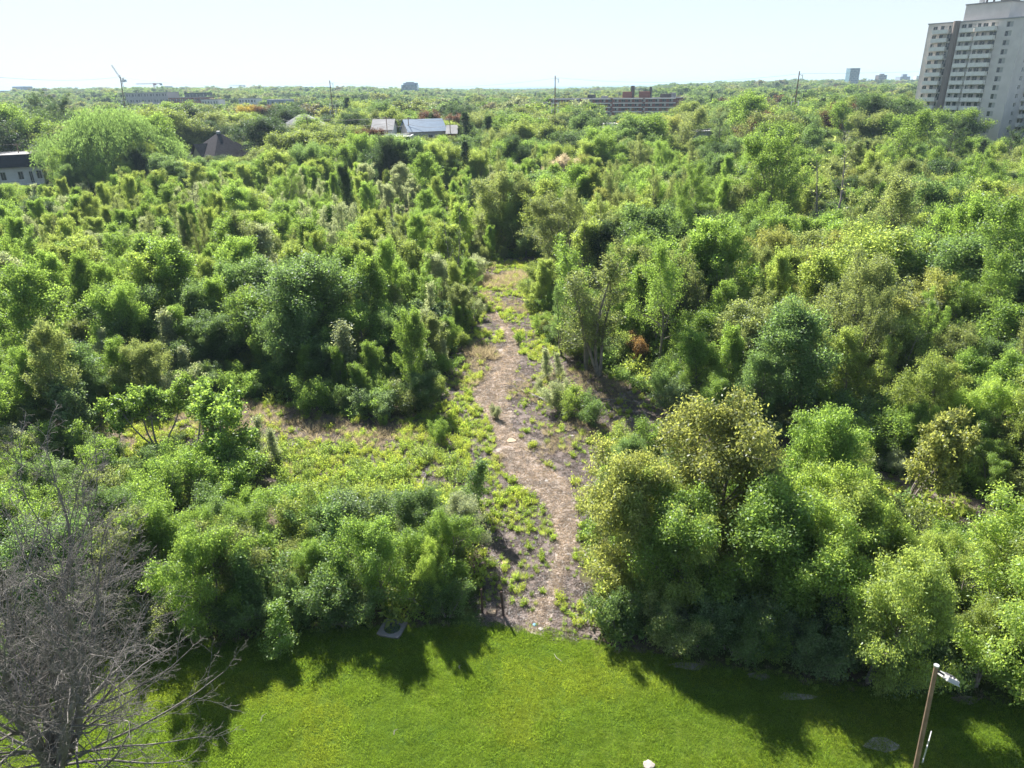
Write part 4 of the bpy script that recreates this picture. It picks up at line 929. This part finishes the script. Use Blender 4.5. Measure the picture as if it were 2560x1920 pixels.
S('sapling', 'small_birch', 700, 1530, 0, 'fresh green', 'small drooping tree standing out from the dark shade left', 1.7, base=(700, 1640))
S('shrub', 'meadow_bush', 1455, 965, 0, 'bright lime', 'bright leafy bush at the end of the fallen trunk', 1.1, 'shrub', base=(1415, 1040), variant=1)
S('shrub', 'meadow_bush', 1395, 955, 0, 'pale silvery-green', 'pale leafy bush beside the end of the fallen trunk', .9, 'shrub', base=(1400, 1030))
S('shrub', 'meadow_bush', 1500, 985, 0, 'mid green', 'dark low bush right of the fallen trunk', 1.0, 'shrub', base=(1480, 1060))
S('sapling', 'pale_bush', 1365, 868, 0, 'pale silvery-green', 'pale sapling pair under the tall trees, left one', 1.1, 'shrub', base=(1370, 950))
S('sapling', 'pale_bush', 1405, 878, 0, 'pale silvery-green', 'pale sapling pair under the tall trees, right one', 1.0, 'shrub', base=(1400, 960))
S('shrub', 'meadow_bush', 1090, 1045, 0, 'fresh green', 'round fresh green bush on the open ground left of the path', .85, 'shrub', base=(1090, 1105))
S('shrub', 'meadow_bush', 1240, 1010, 0, 'pale silvery-green', 'little pale bush beside the path above its bend', .8, 'shrub', base=(1240, 1045))
S('shrub', 'meadow_bush', 1345, 945, 0, 'pale silvery-green', 'little pale bush right of the path below the pale saplings', .8, 'shrub', base=(1343, 975))
S('shrub', 'meadow_bush', 1300, 830, 0, 'fresh green', 'little green bush on the bare patch high up the path', .8, 'shrub', base=(1300, 858))
S('shrub', 'meadow_bush', 960, 1035, 0, 'fresh green', 'tiny upright green bush left of the round fresh green bush', .6, 'shrub', base=(960, 1068))
S('shrub', 'rusty_bush', 1587, 832, 0, 'rusty brown', 'rusty brown bush in the dark right wood', .9, 'shrub', base=(1587, 905))
S('shrub', 'rusty_bush', 168, 1045, 0, 'rusty brown', 'small orange-brown bush at the left edge of the clearing', .8, 'shrub', base=(170, 1110))
S('umbrella', 'golden_sapling', 2330, 1020, 0, 'golden-olive', 'golden-olive spreading sapling before the right soil strip', .8, base=(2270, 1250), tilt=0)
S('umbrella', 'golden_sapling', 2510, 1060, 0, 'golden-olive', 'golden-olive sapling at the right edge above the soil strip', 1.0, base=(2500, 1200))
S('shrub', 'roadside_bush', 2210, 1010, 0, 'fresh green', 'bright green bush at the wood edge above the right soil strip', 1.3, 'shrub', base=(2180, 1130))
S('shrub', 'roadside_bush', 2060, 1015, 0, 'fresh green', 'bright green bush left of the other one above the soil strip', 1.2, 'shrub', base=(2050, 1110))
S('shrub', 'roadside_bush', 2070, 1130, 0, 'mid green', 'dark bush growing on the right soil strip', 1.2, 'shrub', base=(2040, 1190))
S('clumpy', 'box_elder', 1690, 985, 0, 'golden-olive', 'tallest golden-olive tree of the bank right of the path', 1.15, base=(1700, 1420))
S('clumpy', 'box_elder', 1560, 1090, 0, 'golden-olive', 'golden-olive tree left of the tallest one right of the path', 1.0, base=(1600, 1440))
S('sparse', 'grey_twig_tree', 1830, 1120, 0, 'olive', 'thin twiggy grey tree behind the golden-olive bank', .8, base=(1810, 1330))
S('clumpy', 'box_elder', 2120, 1180, 0, 'bright lime', 'bright lime tree topping the right bank above the lamp post', .85, base=(2110, 1480))
S('clumpy', 'box_elder', 1960, 1195, 0, 'bright lime', 'bright lime tree left of its twin on the right bank', .8, base=(1960, 1450))
S('clumpy', 'box_elder', 2250, 1395, 0, 'yellow-green', 'yellow-green rounded tree right above the lamp post', .9, base=(2230, 1620))
S('clumpy', 'box_elder', 2450, 1520, 0, 'yellow-green', 'yellow-green tree right of the lamp post head', .9, base=(2440, 1720))

for px_, py_, r_ in ((981, 1574, 1.9), (1206, 1532, 1.6), (1259, 1540, 1.6), (1230, 1533, 1.2)):
    g_ = at(px_, py_); PLACED.append((g_.x, g_.y, r_ / .75))
OPEN = [MEADOW, PATH]
LAWNP = LAWN
CLEAR = [(1372, 1500, 252, 470), (1500, 1700, 283, 470), (925, 1145, 338, 222), (442, 618, 388, 222), (-100, 112, 462, 200), (2285, 2700, 345, 240), (1740, 1855, 342, 242), (1505, 1550, 320, 318), (2130, 2180, 342, 210),
         (312, 420, 258, 690), (418, 512, 257, 680), (500, 640, 262, 630), (665, 722, 260, 600), (1000, 1045, 226, 1290), (2120, 2290, 208, 1400), (700, 760, 312, 235), (200, 420, 300, 180), (60, 420, 330, 150),
         (1180, 1360, 640, 100), (1780, 1960, 1190, 41.5), (2200, 2400, 1275, 37), (2400, 2640, 1320, 34.5), (1640, 1790, 1150, 44), (280, 620, 1060, 46), (620, 1150, 1225, 50), (600, 700, 262, 325), (1050, 1160, 300, 280), (1880, 1920, 300, 210), (2060, 2130, 285, 230),
         (1150, 1430, 1000, 60), (1290, 1500, 780, 76), (1195, 1265, 850, 80), (820, 830, 250, 295), (1386, 1392, 225, 268), (1988, 2004, 262, 238), (1190, 1480, 1560, 60), (1500, 1640, 960, 60)]
def fits(x, y, h):
    """lowest the tree must be so that it does not stand in front of what the photograph shows behind it"""
    z = float(hz(x, y)); px, py, zc = project(x, y, z + h); w = 2.6 * h / 8 * F / zc
    for x0, x1, lim, D in CLEAR:
        if y < D and x0 - w * .8 < px < x1 + w * .8 and py < lim:
            # lower it until it clears
            for _ in range(24):
                h *= .9; px, py, zc = project(x, y, z + h)
                if py >= lim: break
            if py < lim: return 0
    return h

# species mix by region of the wood (base px, base D)
def region(x, y):
    px, py, zc = project(x, y, 0); px = float(px)
    n = float(vnoise(x, y, 14, 9)); r = random.random()
    if y < 45:
        if px < 1250: return random.choices([('round', 'fresh green', 5.6), ('round', 'mid green', 5.5), ('clumpy', 'fresh green', 5.5), ('sapling', 'mid green', 5), ('clumpy', 'olive', 5)], [4, 2, 3, 2, 1.2])[0]
        return random.choices([('clumpy', 'yellow-green', 7.2), ('clumpy', 'fresh green', 7), ('round', 'mid green', 6.4), ('clumpy', 'bright lime', 7.2), ('round', 'fresh green', 6.6)], [3, 3, 2, 1.5, 2])[0]
    if px < 1250 and y < 170:
        if y < 72: return random.choices([('round', 'fresh green', 6), ('round', 'mid green', 6), ('ascend', 'olive', 6.6), ('sapling', 'pale silvery-green', 5), ('ascend', 'fresh green', 7.4), ('umbrella', 'blue-green', 5)], [3, 3, 1.5, 2, 3, 1])[0]
        if n > .45: return random.choices([('ascend', 'yellow-green', 7), ('ascend', 'fresh green', 7), ('ascend', 'pale silvery-green', 6.2), ('sapling', 'fresh green', 6), ('snag', 'olive', 7), ('airy', 'fresh green', 8), ('airy', 'olive', 7.5)], [4, 3, 2.5, 2, .5, 1.3, 1])[0]
        return random.choices([('round', 'yellow-green', 6), ('sapling', 'pale silvery-green', 5.5), ('ascend', 'bright lime', 6.6), ('round', 'fresh green', 6.5), ('round', 'dark green', 6.5), ('sparse', 'fresh green', 8), ('airy', 'pale silvery-green', 7.5)], [3, 2.5, 2, 3, .8, .6, 1.5])[0]
    if y < 170:
        if n > .5: return random.choices([('sparse', 'olive', 9.5), ('clumpy', 'golden-olive', 8), ('round', 'yellow-green', 8), ('ascend', 'yellow-green', 8.5), ('snag', 'olive', 9), ('clumpy', 'olive', 7.5), ('airy', 'yellow-green', 9.5), ('airy', 'fresh green', 10)], [3.5, 2.2, 2.2, 2, .8, 1, 1.5, 1.5])[0]
        return random.choices([('round', 'fresh green', 8), ('sparse', 'fresh green', 9.5), ('round', 'mid green', 8), ('ascend', 'fresh green', 8.5), ('round', 'dark green', 8.5), ('round', 'pale silvery-green', 6), ('airy', 'olive', 9.5)], [2.6, 2, 1.6, 2, .7, 1, 2])[0]
    return random.choices([('round', 'fresh green', 9), ('round', 'mid green', 9.5), ('round', 'yellow-green', 8.5), ('sparse', 'olive', 10.5), ('spruce', 'dark green', 10), ('round', 'dark green', 9.5)], [3, 3, 2, 1.5, .8, 1])[0]

def jitter_grid(y0, y1, s, margin=8):
    pts = []; y = y0
    while y < y1:
        hw = .78 * y + margin; x = -hw + random.uniform(0, s)
        while x < hw:
            pts.append((x + random.uniform(-.42, .42) * s, y + random.uniform(-.42, .42) * s)); x += s
        y += s
    return np.array(pts)
cand = []   # kind, colour, x, y, h, w, class
P1 = np.concatenate([jitter_grid(24, 70, 3.0), jitter_grid(70, 120, 3.6), jitter_grid(120, 195, 5.0)])
lawn_in = inpoly(P1[:, 0], P1[:, 1], LAWNP) | inpoly(P1[:, 0], P1[:, 1], MEADOW)
# keep crowns back from open ground
def near_open(x, y, r):
    for a in np.linspace(0, 6.28, 8, endpoint=False):
        if inpoly(np.array([x + r * math.cos(a)]), np.array([y + r * math.sin(a)]), MEADOW)[0]: return True
    return False
# the low scrub between the near bank and the clearing on the left: kept low so that the clearing shows
for (x, y), bad in zip(P1, lawn_in):
    if bad or (y < 31 and x > -21 and x < 24 and inpoly(np.array([x]), np.array([y - 1.0]), LAWNP)[0] and random.random() < .3): continue
    if any((x - a) ** 2 + (y - b) ** 2 < (r * .75) ** 2 for a, b, r in PLACED): continue
    kind, colr, h0 = region(x, y); h = h0 * random.uniform(.62, 1.28) * ((.66 + .36 * float(vnoise(x, y, 9, 2)) + .36 * float(vnoise(x, y, 24, 21))) if y > 50 else (.80 + .30 * float(vnoise(x, y, 9, 2))))
    px = float(project(x, y, 0)[0])
    if y < 44 and px < 1250: h = min(h, 5.8)
    if y < 31.5 and px > 1560: h = max(h * 1.25, 7.2) if kind not in ('shrub', 'sapling') else h * 1.1
    if 33 < y < 46 and px < 1180:
        h = random.uniform(1.6, 3.4); kind = 'shrub'
    if near_open(x, y, 1.6 if kind != 'shrub' else .5): h *= .6
    if px > 1450 or (px < 1000 and y < 60):
        for k in np.arange(.5, 9, .5):             # keep the open ground beyond in the sun
            if inpoly(np.array([x + .42 * k]), np.array([y - .91 * k]), MEADOW)[0]: h = min(h, .85 * k + 1.4); break
    if x < -9 and y < 26: continue
    h = fits(x, y, h)
    if h < 1.4: continue
    if h < 2.9 and kind not in ('shrub',): kind = 'shrub'
    cand.append([kind, colr, x, y, h, random.uniform(.82, 1.18) if y < 50 else random.choice((random.uniform(.72, 1.05), random.uniform(1.1, 1.5)))])
# shrubs between the trees
P2 = np.concatenate([jitter_grid(25, 70, 2.3), jitter_grid(70, 130, 3.3)])
keep = ~(inpoly(P2[:, 0], P2[:, 1], LAWNP) | inpoly(P2[:, 0], P2[:, 1], MEADOW))
for x, y in P2[keep]:
    if any((x - a) ** 2 + (y - b) ** 2 < (r * .6) ** 2 for a, b, r in PLACED[-4:]): continue
    h = fits(x, y, random.uniform(1.5, 3.4));
    if float(project(x, y, 0)[0]) > 1900:
        for k in np.arange(.3, 4, .4):
            if inpoly(np.array([x + .42 * k]), np.array([y - .91 * k]), MEADOW)[0]: h = min(h, .85 * k + .7); break
    if h < 1.0: continue
    if inpoly(np.array([x]), np.array([y - .8]), LAWNP)[0] : h = max(h, 2.2)
    colr = random.choices(['mid green', 'fresh green', 'pale silvery-green', 'olive', 'blue-green', 'yellow-green'], [3, 3, 1.6, 1.3, 1.3, 1.5])[0]
    cand.append(['shrub', colr, x, y, h, random.uniform(.8, 1.1) if y < 34 else random.uniform(.9, 1.35)])
for (ax, ay), (bx, by) in zip(edge_w[:-1], edge_w[1:]):
    n = max(1, int(math.hypot(bx - ax, by - ay) / 1.15))
    for i in range(n):
        x = ax + (bx - ax) * (i + random.random()) / n; y = ay + (by - ay) * i / n + random.uniform(.6, 1.3); px = float(project(x, y, 0)[0])
        if 1150 < px < 1500 or x < -14 or any((x - a) ** 2 + (y - b) ** 2 < (r * .75) ** 2 for a, b, r in PLACED[-4:]): continue
        cand.append(['shrub', random.choice(['mid green', 'fresh green', 'mid green', 'blue-green']), x, y, random.uniform(1.8, 3.3), random.uniform(.8, 1.1)])
def vis_size(c):
    px, py, zc = project(c[2], c[3], c[4])
    if not (-30 < px < PW + 30) or py > PH: return 0
    return c[4] / zc * (1 if c[0] != 'shrub' else .8)
cls = lambda k: 'shrub' if k == 'shrub' else 'sapling' if k == 'sapling' else 'tree'
SHAPE = dict(round='rounded', ascend='upswept', sparse='open-crowned', clumpy='clumpy', shrub='low', sapling='slim', snag='half-bare', airy='airy', umbrella='flat-topped', spruce='pointed', pine='spreading')
NAME = dict(round='broadleaf_tree', ascend='upswept_tree', sparse='open_crowned_tree', clumpy='box_elder_tree', shrub='shrub', sapling='sapling', snag='thin_snag', airy='airy_tree', umbrella='umbrella_tree', spruce='spruce', pine='pine')
def place(x, y):
    px = float(project(x, y, 0)[0])
    if y < 34: rows = [(560, 'beside the dead tree'), (960, 'in shade left of the slab'), (1300, 'at the lawn by the slab'), (1750, 'at the lawn edge right of the path'), (2230, 'at the lawn left of the lamp'), (9999, 'behind the lamp post')]
    elif y < 47: rows = [(420, 'in scrub behind the dead tree'), (820, 'in scrub below the clearing'), (1300, 'in scrub left of the path'), (1750, 'in the golden bank right of the path'), (2150, 'on top of the right bank'), (9999, 'before the right soil strip')]
    elif y < 62: rows = [(300, 'left of the small clearing'), (700, 'at the small clearing'), (1250, 'at the wood front facing the meadow'), (1750, 'beside the dark soil right of the meadow'), (2150, 'along the left part of the soil strip'), (9999, 'along the right part of the soil strip')]
    elif y < 80: rows = [(300, 'in the wood front, left edge'), (700, 'just above the clearing'), (1250, 'in the wood beside the upper meadow'), (1700, 'behind the tall grey-stemmed trees'), (2150, 'behind the shaded bushes right'), (9999, 'below the whitish shrub')]
    elif y < 105: rows = [(450, 'in thicket behind the bright lime tree'), (900, 'in thicket left of the thin snags'), (1300, 'around the ivy-wrapped snag'), (1750, 'beyond the grey-stemmed trees'), (2200, 'around the half-bare trees right'), (9999, 'around the very dark tree')]
    elif y < 140: rows = [(450, 'in thicket below the willow'), (900, 'in thicket below the pyramid roof'), (1350, 'in thicket beyond the meadow end'), (1800, 'in the middle of the right wood'), (9999, 'in the wood below the tower')]
    else: rows = [(450, 'far, below the willow'), (900, 'far, below the street poles'), (1350, 'far, below the blue-roofed house'), (1800, 'far, below the brick block'), (9999, 'far, below the tower')]
    for lim, t in rows:
        if px < lim: return t
lim = {'tree': 225, 'shrub': 210, 'sapling': 70}
cand.sort(key=vis_size, reverse=True); ind, rest = [], []; cnt = dict(tree=0, shrub=0, sapling=0)
for c in cand:
    k = cls(c[0])
    if cnt[k] < lim[k] and vis_size(c) > 0: cnt[k] += 1; ind.append(c)
    else: rest.append(c)
buckets = {}
for c in ind: buckets.setdefault((place(c[2], c[3]), c[0], c[1]), []).append(c)
ORD = ['leftmost', 'second', 'third', 'fourth', 'fifth', 'sixth', 'seventh', 'eighth', 'ninth', 'tenth', 'eleventh', 'twelfth', 'thirteenth', 'fourteenth', 'fifteenth', 'sixteenth', 'seventeenth', 'eighteenth', 'nineteenth', 'twentieth', 'twenty-first', 'twenty-second', 'twenty-third', 'twenty-fourth', 'twenty-fifth']
for (pl, kind, colr), cs in buckets.items():
    cs.sort(key=lambda c: float(project(c[2], c[3], c[4])[0]))
    noun = {'tree': 'tree', 'shrub': 'shrub', 'sapling': 'sapling'}[cls(kind)]
    for i, c in enumerate(cs):
        lab = '%s %s %s %s' % (SHAPE[kind], colr, noun, pl) if len(cs) == 1 else '%s %s %s %s %s' % (ORD[min(i, 24)] + (' from left,' if i else ''), SHAPE[kind], colr, noun, pl)
        if len(lab.split()) > 16: print('LONG', lab)
        put_tree(kind, NAME[kind], c[2], c[3], c[4], colr, lab, noun, c[5], group='%ss of the wood' % noun)

# the rest of the wood: stuff
keys = sorted({(c[0], c[1]) for c in rest}); protos = []; start = {}
for k in keys:
    start[k] = len(protos)
    for tr, cr, jm in PROTO[k[0]]: protos.append((jm, PAL[k[1]]))
pts = [(c[2], c[3], 0) for c in rest]; s_ = [c[4] / NAT_H[c[0]] for c in rest]
idx = [start[(c[0], c[1])] + random.randrange(len(PROTO[c[0]])) for c in rest]
scatter('wood_thicket', 'stuff', protos, pts, RNG.uniform(0, 6.28, len(pts)), [(a * c[5], a * c[5], a) for a, c in zip(s_, rest)], idx)

# distant woods and gardens out to the lake
far_pts = []
for y0, y1, s in ((195, 330, 9.5), (330, 600, 13.5), (600, 1100, 17), (1100, 2000, 19), (2000, 3500, 27)):
    far_pts.append(np.column_stack([jitter_grid(y0, y1, s, 30), np.full(len(jitter_grid(1, 2, 9)) * 0 + 1, s)[:1].repeat(1)[0] * np.ones((1, 1))]) if False else jitter_grid(y0, y1, s, 30))
FP = np.concatenate(far_pts)
cols = ['fresh green', 'mid green', 'yellow-green', 'olive', 'dark green', 'blue-green', 'grey-brown', 'pale silvery-green', 'golden-olive', 'dark red']; wts = np.array([20, 22, 14, 12, 9, 8, 5, 3, 5, .4]); wts = wts / wts.sum()
protos = []
for c in cols:
    for tr, cr, jm in PROTO['far']: protos.append((jm, tuple(v * .70 for v in PAL[c])))
protos.append((PROTO['farcone'][0][2], PAL['dark green'])); nearp = len(protos)
near_cols = cols[:5]
for c in near_cols:
    for tr, cr, jm in PROTO['round']: protos.append((jm, tuple(v * .8 for v in PAL[c])))
X, Y, Hh, I, W_ = [], [], [], [], []
BLD = [(o.location.x, o.location.y) for o in bpy.data.objects if o.get('category') in ('building', 'house', 'tower', 'garage', 'shed') ]
Bfoot = []
for o in bpy.data.objects:
    if o.get('category') in ('building', 'house', 'tower', 'garage', 'shed'):
        for ch in o.children:
            if ch.name.split('.')[0] == 'wall':
                mw = Matrix.Translation(o.location) @ Matrix.Rotation(o.rotation_euler.z, 4, 'Z'); bb = [mw @ Vector(c) for c in ch.bound_box]
                Bfoot.append((min(b.x for b in bb) - 4, max(b.x for b in bb) + 4, min(b.y for b in bb) - 4, max(b.y for b in bb) + 4))
for x, y in FP:
    if any(a < x < b and c < y < d for a, b, c, d in Bfoot): continue
    if any((x - a) ** 2 + (y - b) ** 2 < (r * .8) ** 2 for a, b, r in PLACED): continue
    n = vnoise(x, y, 60, 4); h = random.uniform(8.5, 16.5) * (.85 + .35 * n) * (1 + .25 * smooth(600, 2000, y))
    if x / y < -.35 and 210 < y < 420: h *= 1.2
    h = fits(x, y, float(h))
    if h < 2: continue
    if random.random() < .06: idx_ = nearp - 1
    elif y < 330: idx_ = nearp + random.randrange(len(near_cols)) * 3 + random.randrange(3)
    else: idx_ = int(RNG.choice(len(cols), p=wts)) * 4 + random.randrange(4)
    X.append(x); Y.append(y); Hh.append(h); I.append(idx_); W_.append(random.uniform(1.15, 1.85) * (1 + .5 * float(smooth(900, 2500, y))))
X, Y, Hh = map(np.array, (X, Y, Hh)); I = np.array(I); nat = np.where(I >= nearp, NAT_H['round'], np.where(I == nearp - 1, NAT_H['farcone'], NAT_H['far']))
sv = Hh / nat; wv_ = np.array(W_) * np.where(I == nearp - 1, .8, 1)
scatter('distant_woods', 'stuff', protos, np.stack([X, Y, hz(X, Y) - .3], 1), RNG.uniform(0, 6.28, len(X)), np.stack([sv * wv_, sv * wv_, sv], 1), I)

#==GROUND COVER==
def tuft_mesh(name, seed, n, r, h, w, lean=.5, mat=MLEAF, curve=.3):
    rng = np.random.default_rng(seed); a = rng.uniform(0, 6.283, n); rr = r * np.sqrt(rng.uniform(0, 1, n)); b = np.stack([rr * np.cos(a), rr * np.sin(a), np.zeros(n)], 1)
    d = nrm(np.stack([np.cos(a) * lean * rng.uniform(.1, 1, n) + rng.normal(0, .2, n), np.sin(a) * lean * rng.uniform(.1, 1, n) + rng.normal(0, .2, n), np.ones(n)], 1)); hh = (h * rng.uniform(.5, 1.2, n))[:, None]
    s = nrm(np.cross(d, rng.normal(0, 1, (n, 3)))) * w / 2; tip = b + d * hh + np.stack([np.cos(a), np.sin(a), -np.ones(n) * .5], 1) * hh * curve * .4; m = b + d * hh * .55
    V = np.stack([b, m + s, tip, m - s], 1).reshape(-1, 3); return mesh_np(name, V, np.arange(4 * n).reshape(-1, 4), [mat], None, rng.uniform(0, 1, n))
def weed_mesh(name, seed, stems, h, per, size, r=.15):
    rng = np.random.default_rng(seed); a = rng.uniform(0, 6.283, stems); P0 = np.stack([np.cos(a) * r * rng.uniform(0, 1, stems), np.sin(a) * r * rng.uniform(0, 1, stems), np.zeros(stems)], 1)
    D = np.stack([np.cos(a) * .3, np.sin(a) * .3, np.ones(stems)], 1); L = grow(rng, (P0, D, h * rng.uniform(.6, 1.1, stems), np.full(stems, .008)), [dict(segs=4, wander=.12)])
    V, Q, var = leaves(rng, L[0][0], per=per, size=size, spread=.05, droop=.1, upb=.8, aspect=.4); return mesh_np(name, V, Q, [MLEAF], None, var)
def pts_in(poly, step, excl=(), dens=None, jit=.5, mask=None):
    P = np.array(poly); x0, y0 = P.min(0); x1, y1 = P.max(0); gx, gy = np.meshgrid(np.arange(x0, x1, step), np.arange(y0, y1, step)); gx = gx.ravel() + RNG.uniform(-jit, jit, gx.size) * step; gy = gy.ravel() + RNG.uniform(-jit, jit, gy.size) * step
    k = inpoly(gx, gy, poly)
    for e in excl: k &= ~inpoly(gx, gy, e)
    if dens is not None: k &= RNG.uniform(0, 1, gx.size) < dens(gx, gy)
    return gx[k], gy[k]
G = []
POSTS = [at(1206, 1532), at(1259, 1540), at(1230, 1533)]
def add_cover(name, protos, gx, gy, smin, smax, z=0.0, tilt=None, idx=None):
    if name in ('edge_weeds', 'path_side_weeds', 'meadow_weeds', 'undergrowth', 'meadow_seedlings'):   # trodden ground round the fence posts
        keep_ = np.ones(len(gx), bool)
        for p_ in POSTS: keep_ &= (gx - p_.x) ** 2 + (gy - p_.y + .5) ** 2 > 1.1 ** 2
        gx, gy = gx[keep_], gy[keep_]
    n = len(gx); s = RNG.uniform(smin, smax, n); scatter(name, 'stuff', protos, np.stack([gx, gy, np.full(n, z)], 1), RNG.uniform(0, 6.28, n), np.stack([s, s, s * RNG.uniform(.8, 1.2, n)], 1), RNG.integers(0, len(protos), n) if idx is None else idx, tilt=tilt)
# mown turf
lp = [(-30, 14), (32, 14), (32, 33), (-30, 33)]
turf = [(tuft_mesh('turf', 300 + i, 420, .34, (.06, .09, .045, .07)[i], .011, .9), c) for i, c in enumerate([(.066, .118, .010), (.075, .128, .010), (.083, .132, .011), (.094, .138, .012)])]
gx, gy = pts_in(LAWN, .36, dens=lambda x, y: (y > 14) & (np.abs(x) < 27)); add_cover('lawn_grass', turf, gx, gy, .7, 1.5, .008, idx=np.clip(vnoise(gx, gy, 2.6, 31) * 5.2 - .8 + RNG.normal(0, .7, len(gx)), 0, 3).astype(int))
# meadow plants
m1 = [(weed_mesh('weed', 320, 22, .5, 11, .12), (.125, .185, .024)), (weed_mesh('weed', 321, 16, .38, 12, .10), (.105, .165, .026)), (weed_mesh('weed', 322, 26, .6, 11, .11), (.15, .195, .028)), (tuft_mesh('grass', 323, 90, .22, .45, .018), (.13, .18, .03)), (tuft_mesh('grass', 324, 60, .16, .3, .016), (.11, .16, .035))]
brush = gpoly([(1170, 715), (1180, 690), (1240, 695), (1310, 680), (1325, 690), (1300, 715), (1230, 725)]); brush2 = gpoly([(1160, 880), (1170, 855), (1225, 865), (1245, 900), (1200, 900)]); brush3 = gpoly([(440, 1040), (560, 1000), (700, 1015), (850, 1045), (1000, 1070), (960, 1125), (800, 1110), (640, 1090), (520, 1080)])
def dens_m(x, y):
    px = project(x, y, 0 * x)[0]
    n = vnoise(x, y, 2.6, 1) * .6 + vnoise(x, y, .8, 2) * .4; d = smooth(.40, .56, n) * np.where((px > 1285) & (y > 40.5) & (y < 62), .35, 1)
    left = smooth(1240, 1120, px); dryp = inpoly(x, y, brush3); return np.clip(d * (.75 + .25 * left) + .3 * left, 0, 1) * np.where(dryp, .25, 1)
gx, gy = pts_in(MEADOW, .40, excl=[PATH], dens=dens_m); add_cover('meadow_weeds', m1, gx, gy, .5, 1.05)
gx, gy = pts_in(MEADOW, .42, excl=[PATH], dens=lambda x, y: (.55 + .3 * (y < 40)) * (vnoise(x, y, 1.5, 8) > .36)); add_cover('meadow_seedlings', m1[1:2] + m1[4:], gx, gy, .22, .55)
gx, gy = pts_in(MEADOW, .55, excl=[PATH], dens=lambda x, y: .75 * (y < 45.5) * smooth(1190, 1120, project(x, y, 0 * x)[0]) * smooth(.3, .5, vnoise(x, y, 2.0, 12)))
add_cover('clearing_scrub', [(weed_mesh('scrub', 360, 30, .8, 12, .13, .4), (.10, .155, .03)), (weed_mesh('scrub', 361, 24, .6, 12, .12, .35), (.13, .18, .032)), (weed_mesh('scrub', 362, 30, .9, 11, .14, .4), (.085, .13, .032))], gx, gy, .5, 1.25)
gx, gy = pts_in(MEADOW, .5, excl=[PATH], dens=lambda x, y: .8 * (y < 38) * (vnoise(x, y, 1.3, 17) > .45)); add_cover('path_side_weeds', m1, gx, gy, .35, .75)
# dry grass and straw
dry = [(tuft_mesh('dry_grass', 330, 90, .25, .55, .014, 1.2), (.125, .112, .078)), (tuft_mesh('dry_grass', 331, 70, .2, .4, .014, 1.4), (.108, .094, .066))]
gx, gy = pts_in(MEADOW, .55, excl=[PATH], dens=lambda x, y: .75 * smooth(.60, .72, vnoise(x, y, 3.4, 6)) * (y > 42)); add_cover('dry_grass', dry, gx, gy, .6, 1.1)
for i, bp_ in enumerate((brush, brush2, brush3)):
    gx, gy = pts_in(bp_, .45 if i < 2 else .6); add_cover('brush_heap' if i < 2 else 'dry_stalks', dry, gx, gy, .9 if i < 2 else .7, 1.7 if i < 2 else 1.2)
def litter_mesh(seed, n, r, l0, w0):
    rng = np.random.default_rng(seed); c = np.column_stack([rng.uniform(-r, r, (n, 2)), rng.uniform(.004, .03, n)]); a = rng.uniform(0, 6.28, n); d = np.stack([np.cos(a), np.sin(a), rng.normal(0, .18, n)], 1) * (l0 * rng.uniform(.4, 1.3, n))[:, None]; s = np.stack([-np.sin(a), np.cos(a), rng.normal(0, .3, n)], 1) * w0
    return mesh_np('straw', np.stack([c - d / 2 - s, c + d / 2 - s, c + d / 2 + s, c - d / 2 + s], 1).reshape(-1, 3), np.arange(4 * n).reshape(-1, 4), [MLEAF], None, rng.uniform(0, 1, n))
straw = [(litter_mesh(340, 130, .35, .13, .009), (.165, .138, .085)), (litter_mesh(341, 110, .35, .16, .010), (.135, .112, .07)), (litter_mesh(342, 90, .35, .10, .012), (.205, .175, .108))]
gx, gy = pts_in(PATH, .42); add_cover('path_straw', straw, gx, gy, .8, 1.2, .014)
gx, gy = pts_in(MEADOW, .62, excl=[PATH]); add_cover('ground_litter', [(straw[1][0], (.072, .058, .044)), (straw[0][0], (.10, .082, .060))], gx, gy, .8, 1.3, .006)
# undergrowth at the wood margins and in gaps
und = [(weed_mesh('fern', 350, 30, .8, 12, .17, .5), (.07, .125, .03)), (weed_mesh('fern', 351, 24, .6, 12, .15, .45), (.09, .15, .03)), (weed_mesh('fern', 352, 30, .9, 11, .18, .55), (.12, .165, .03))]
UP = jitter_grid(26, 110, 1.5); k = ~(inpoly(UP[:, 0], UP[:, 1], LAWN) | inpoly(UP[:, 0], UP[:, 1], MEADOW)); UP = UP[k]; add_cover('undergrowth', und, UP[:, 0], UP[:, 1], .8, 1.7)
# short rough weeds along the lawn's ragged edge
ex, ey = [], []
for (ax, ay), (bx, by) in zip(edge_w[:-1], edge_w[1:]):
    n = int(math.hypot(bx - ax, by - ay) / .12)
    for i in range(n): t = random.random(); ex.append(ax + (bx - ax) * t + random.gauss(0, .25)); ey.append(ay + (by - ay) * t + random.gauss(.15, .3))
add_cover('edge_weeds', [m1[4], m1[1], dry[1]], np.array(ex), np.array(ey), .25, .6)

#==HAZE==
HAZE = True
if HAZE:
    q = MB(); q.box(-26000, -100, -14, 26000, 36000, 80); hm = bpy.data.materials.new('haze_air'); hm.use_nodes = True; n = hm.node_tree.nodes; l = hm.node_tree.links; n.remove(n['Principled BSDF'])
    pv = n.new('ShaderNodeVolumePrincipled'); pv.inputs['Color'].default_value = (.50, .66, .80, 1); pv.inputs['Density'].default_value = .00014; pv.inputs['Anisotropy'].default_value = .1; l.new(pv.outputs[0], n['Material Output'].inputs['Volume'])
    hz_o = q.build('haze', hm); hz_o['kind'] = 'stuff'
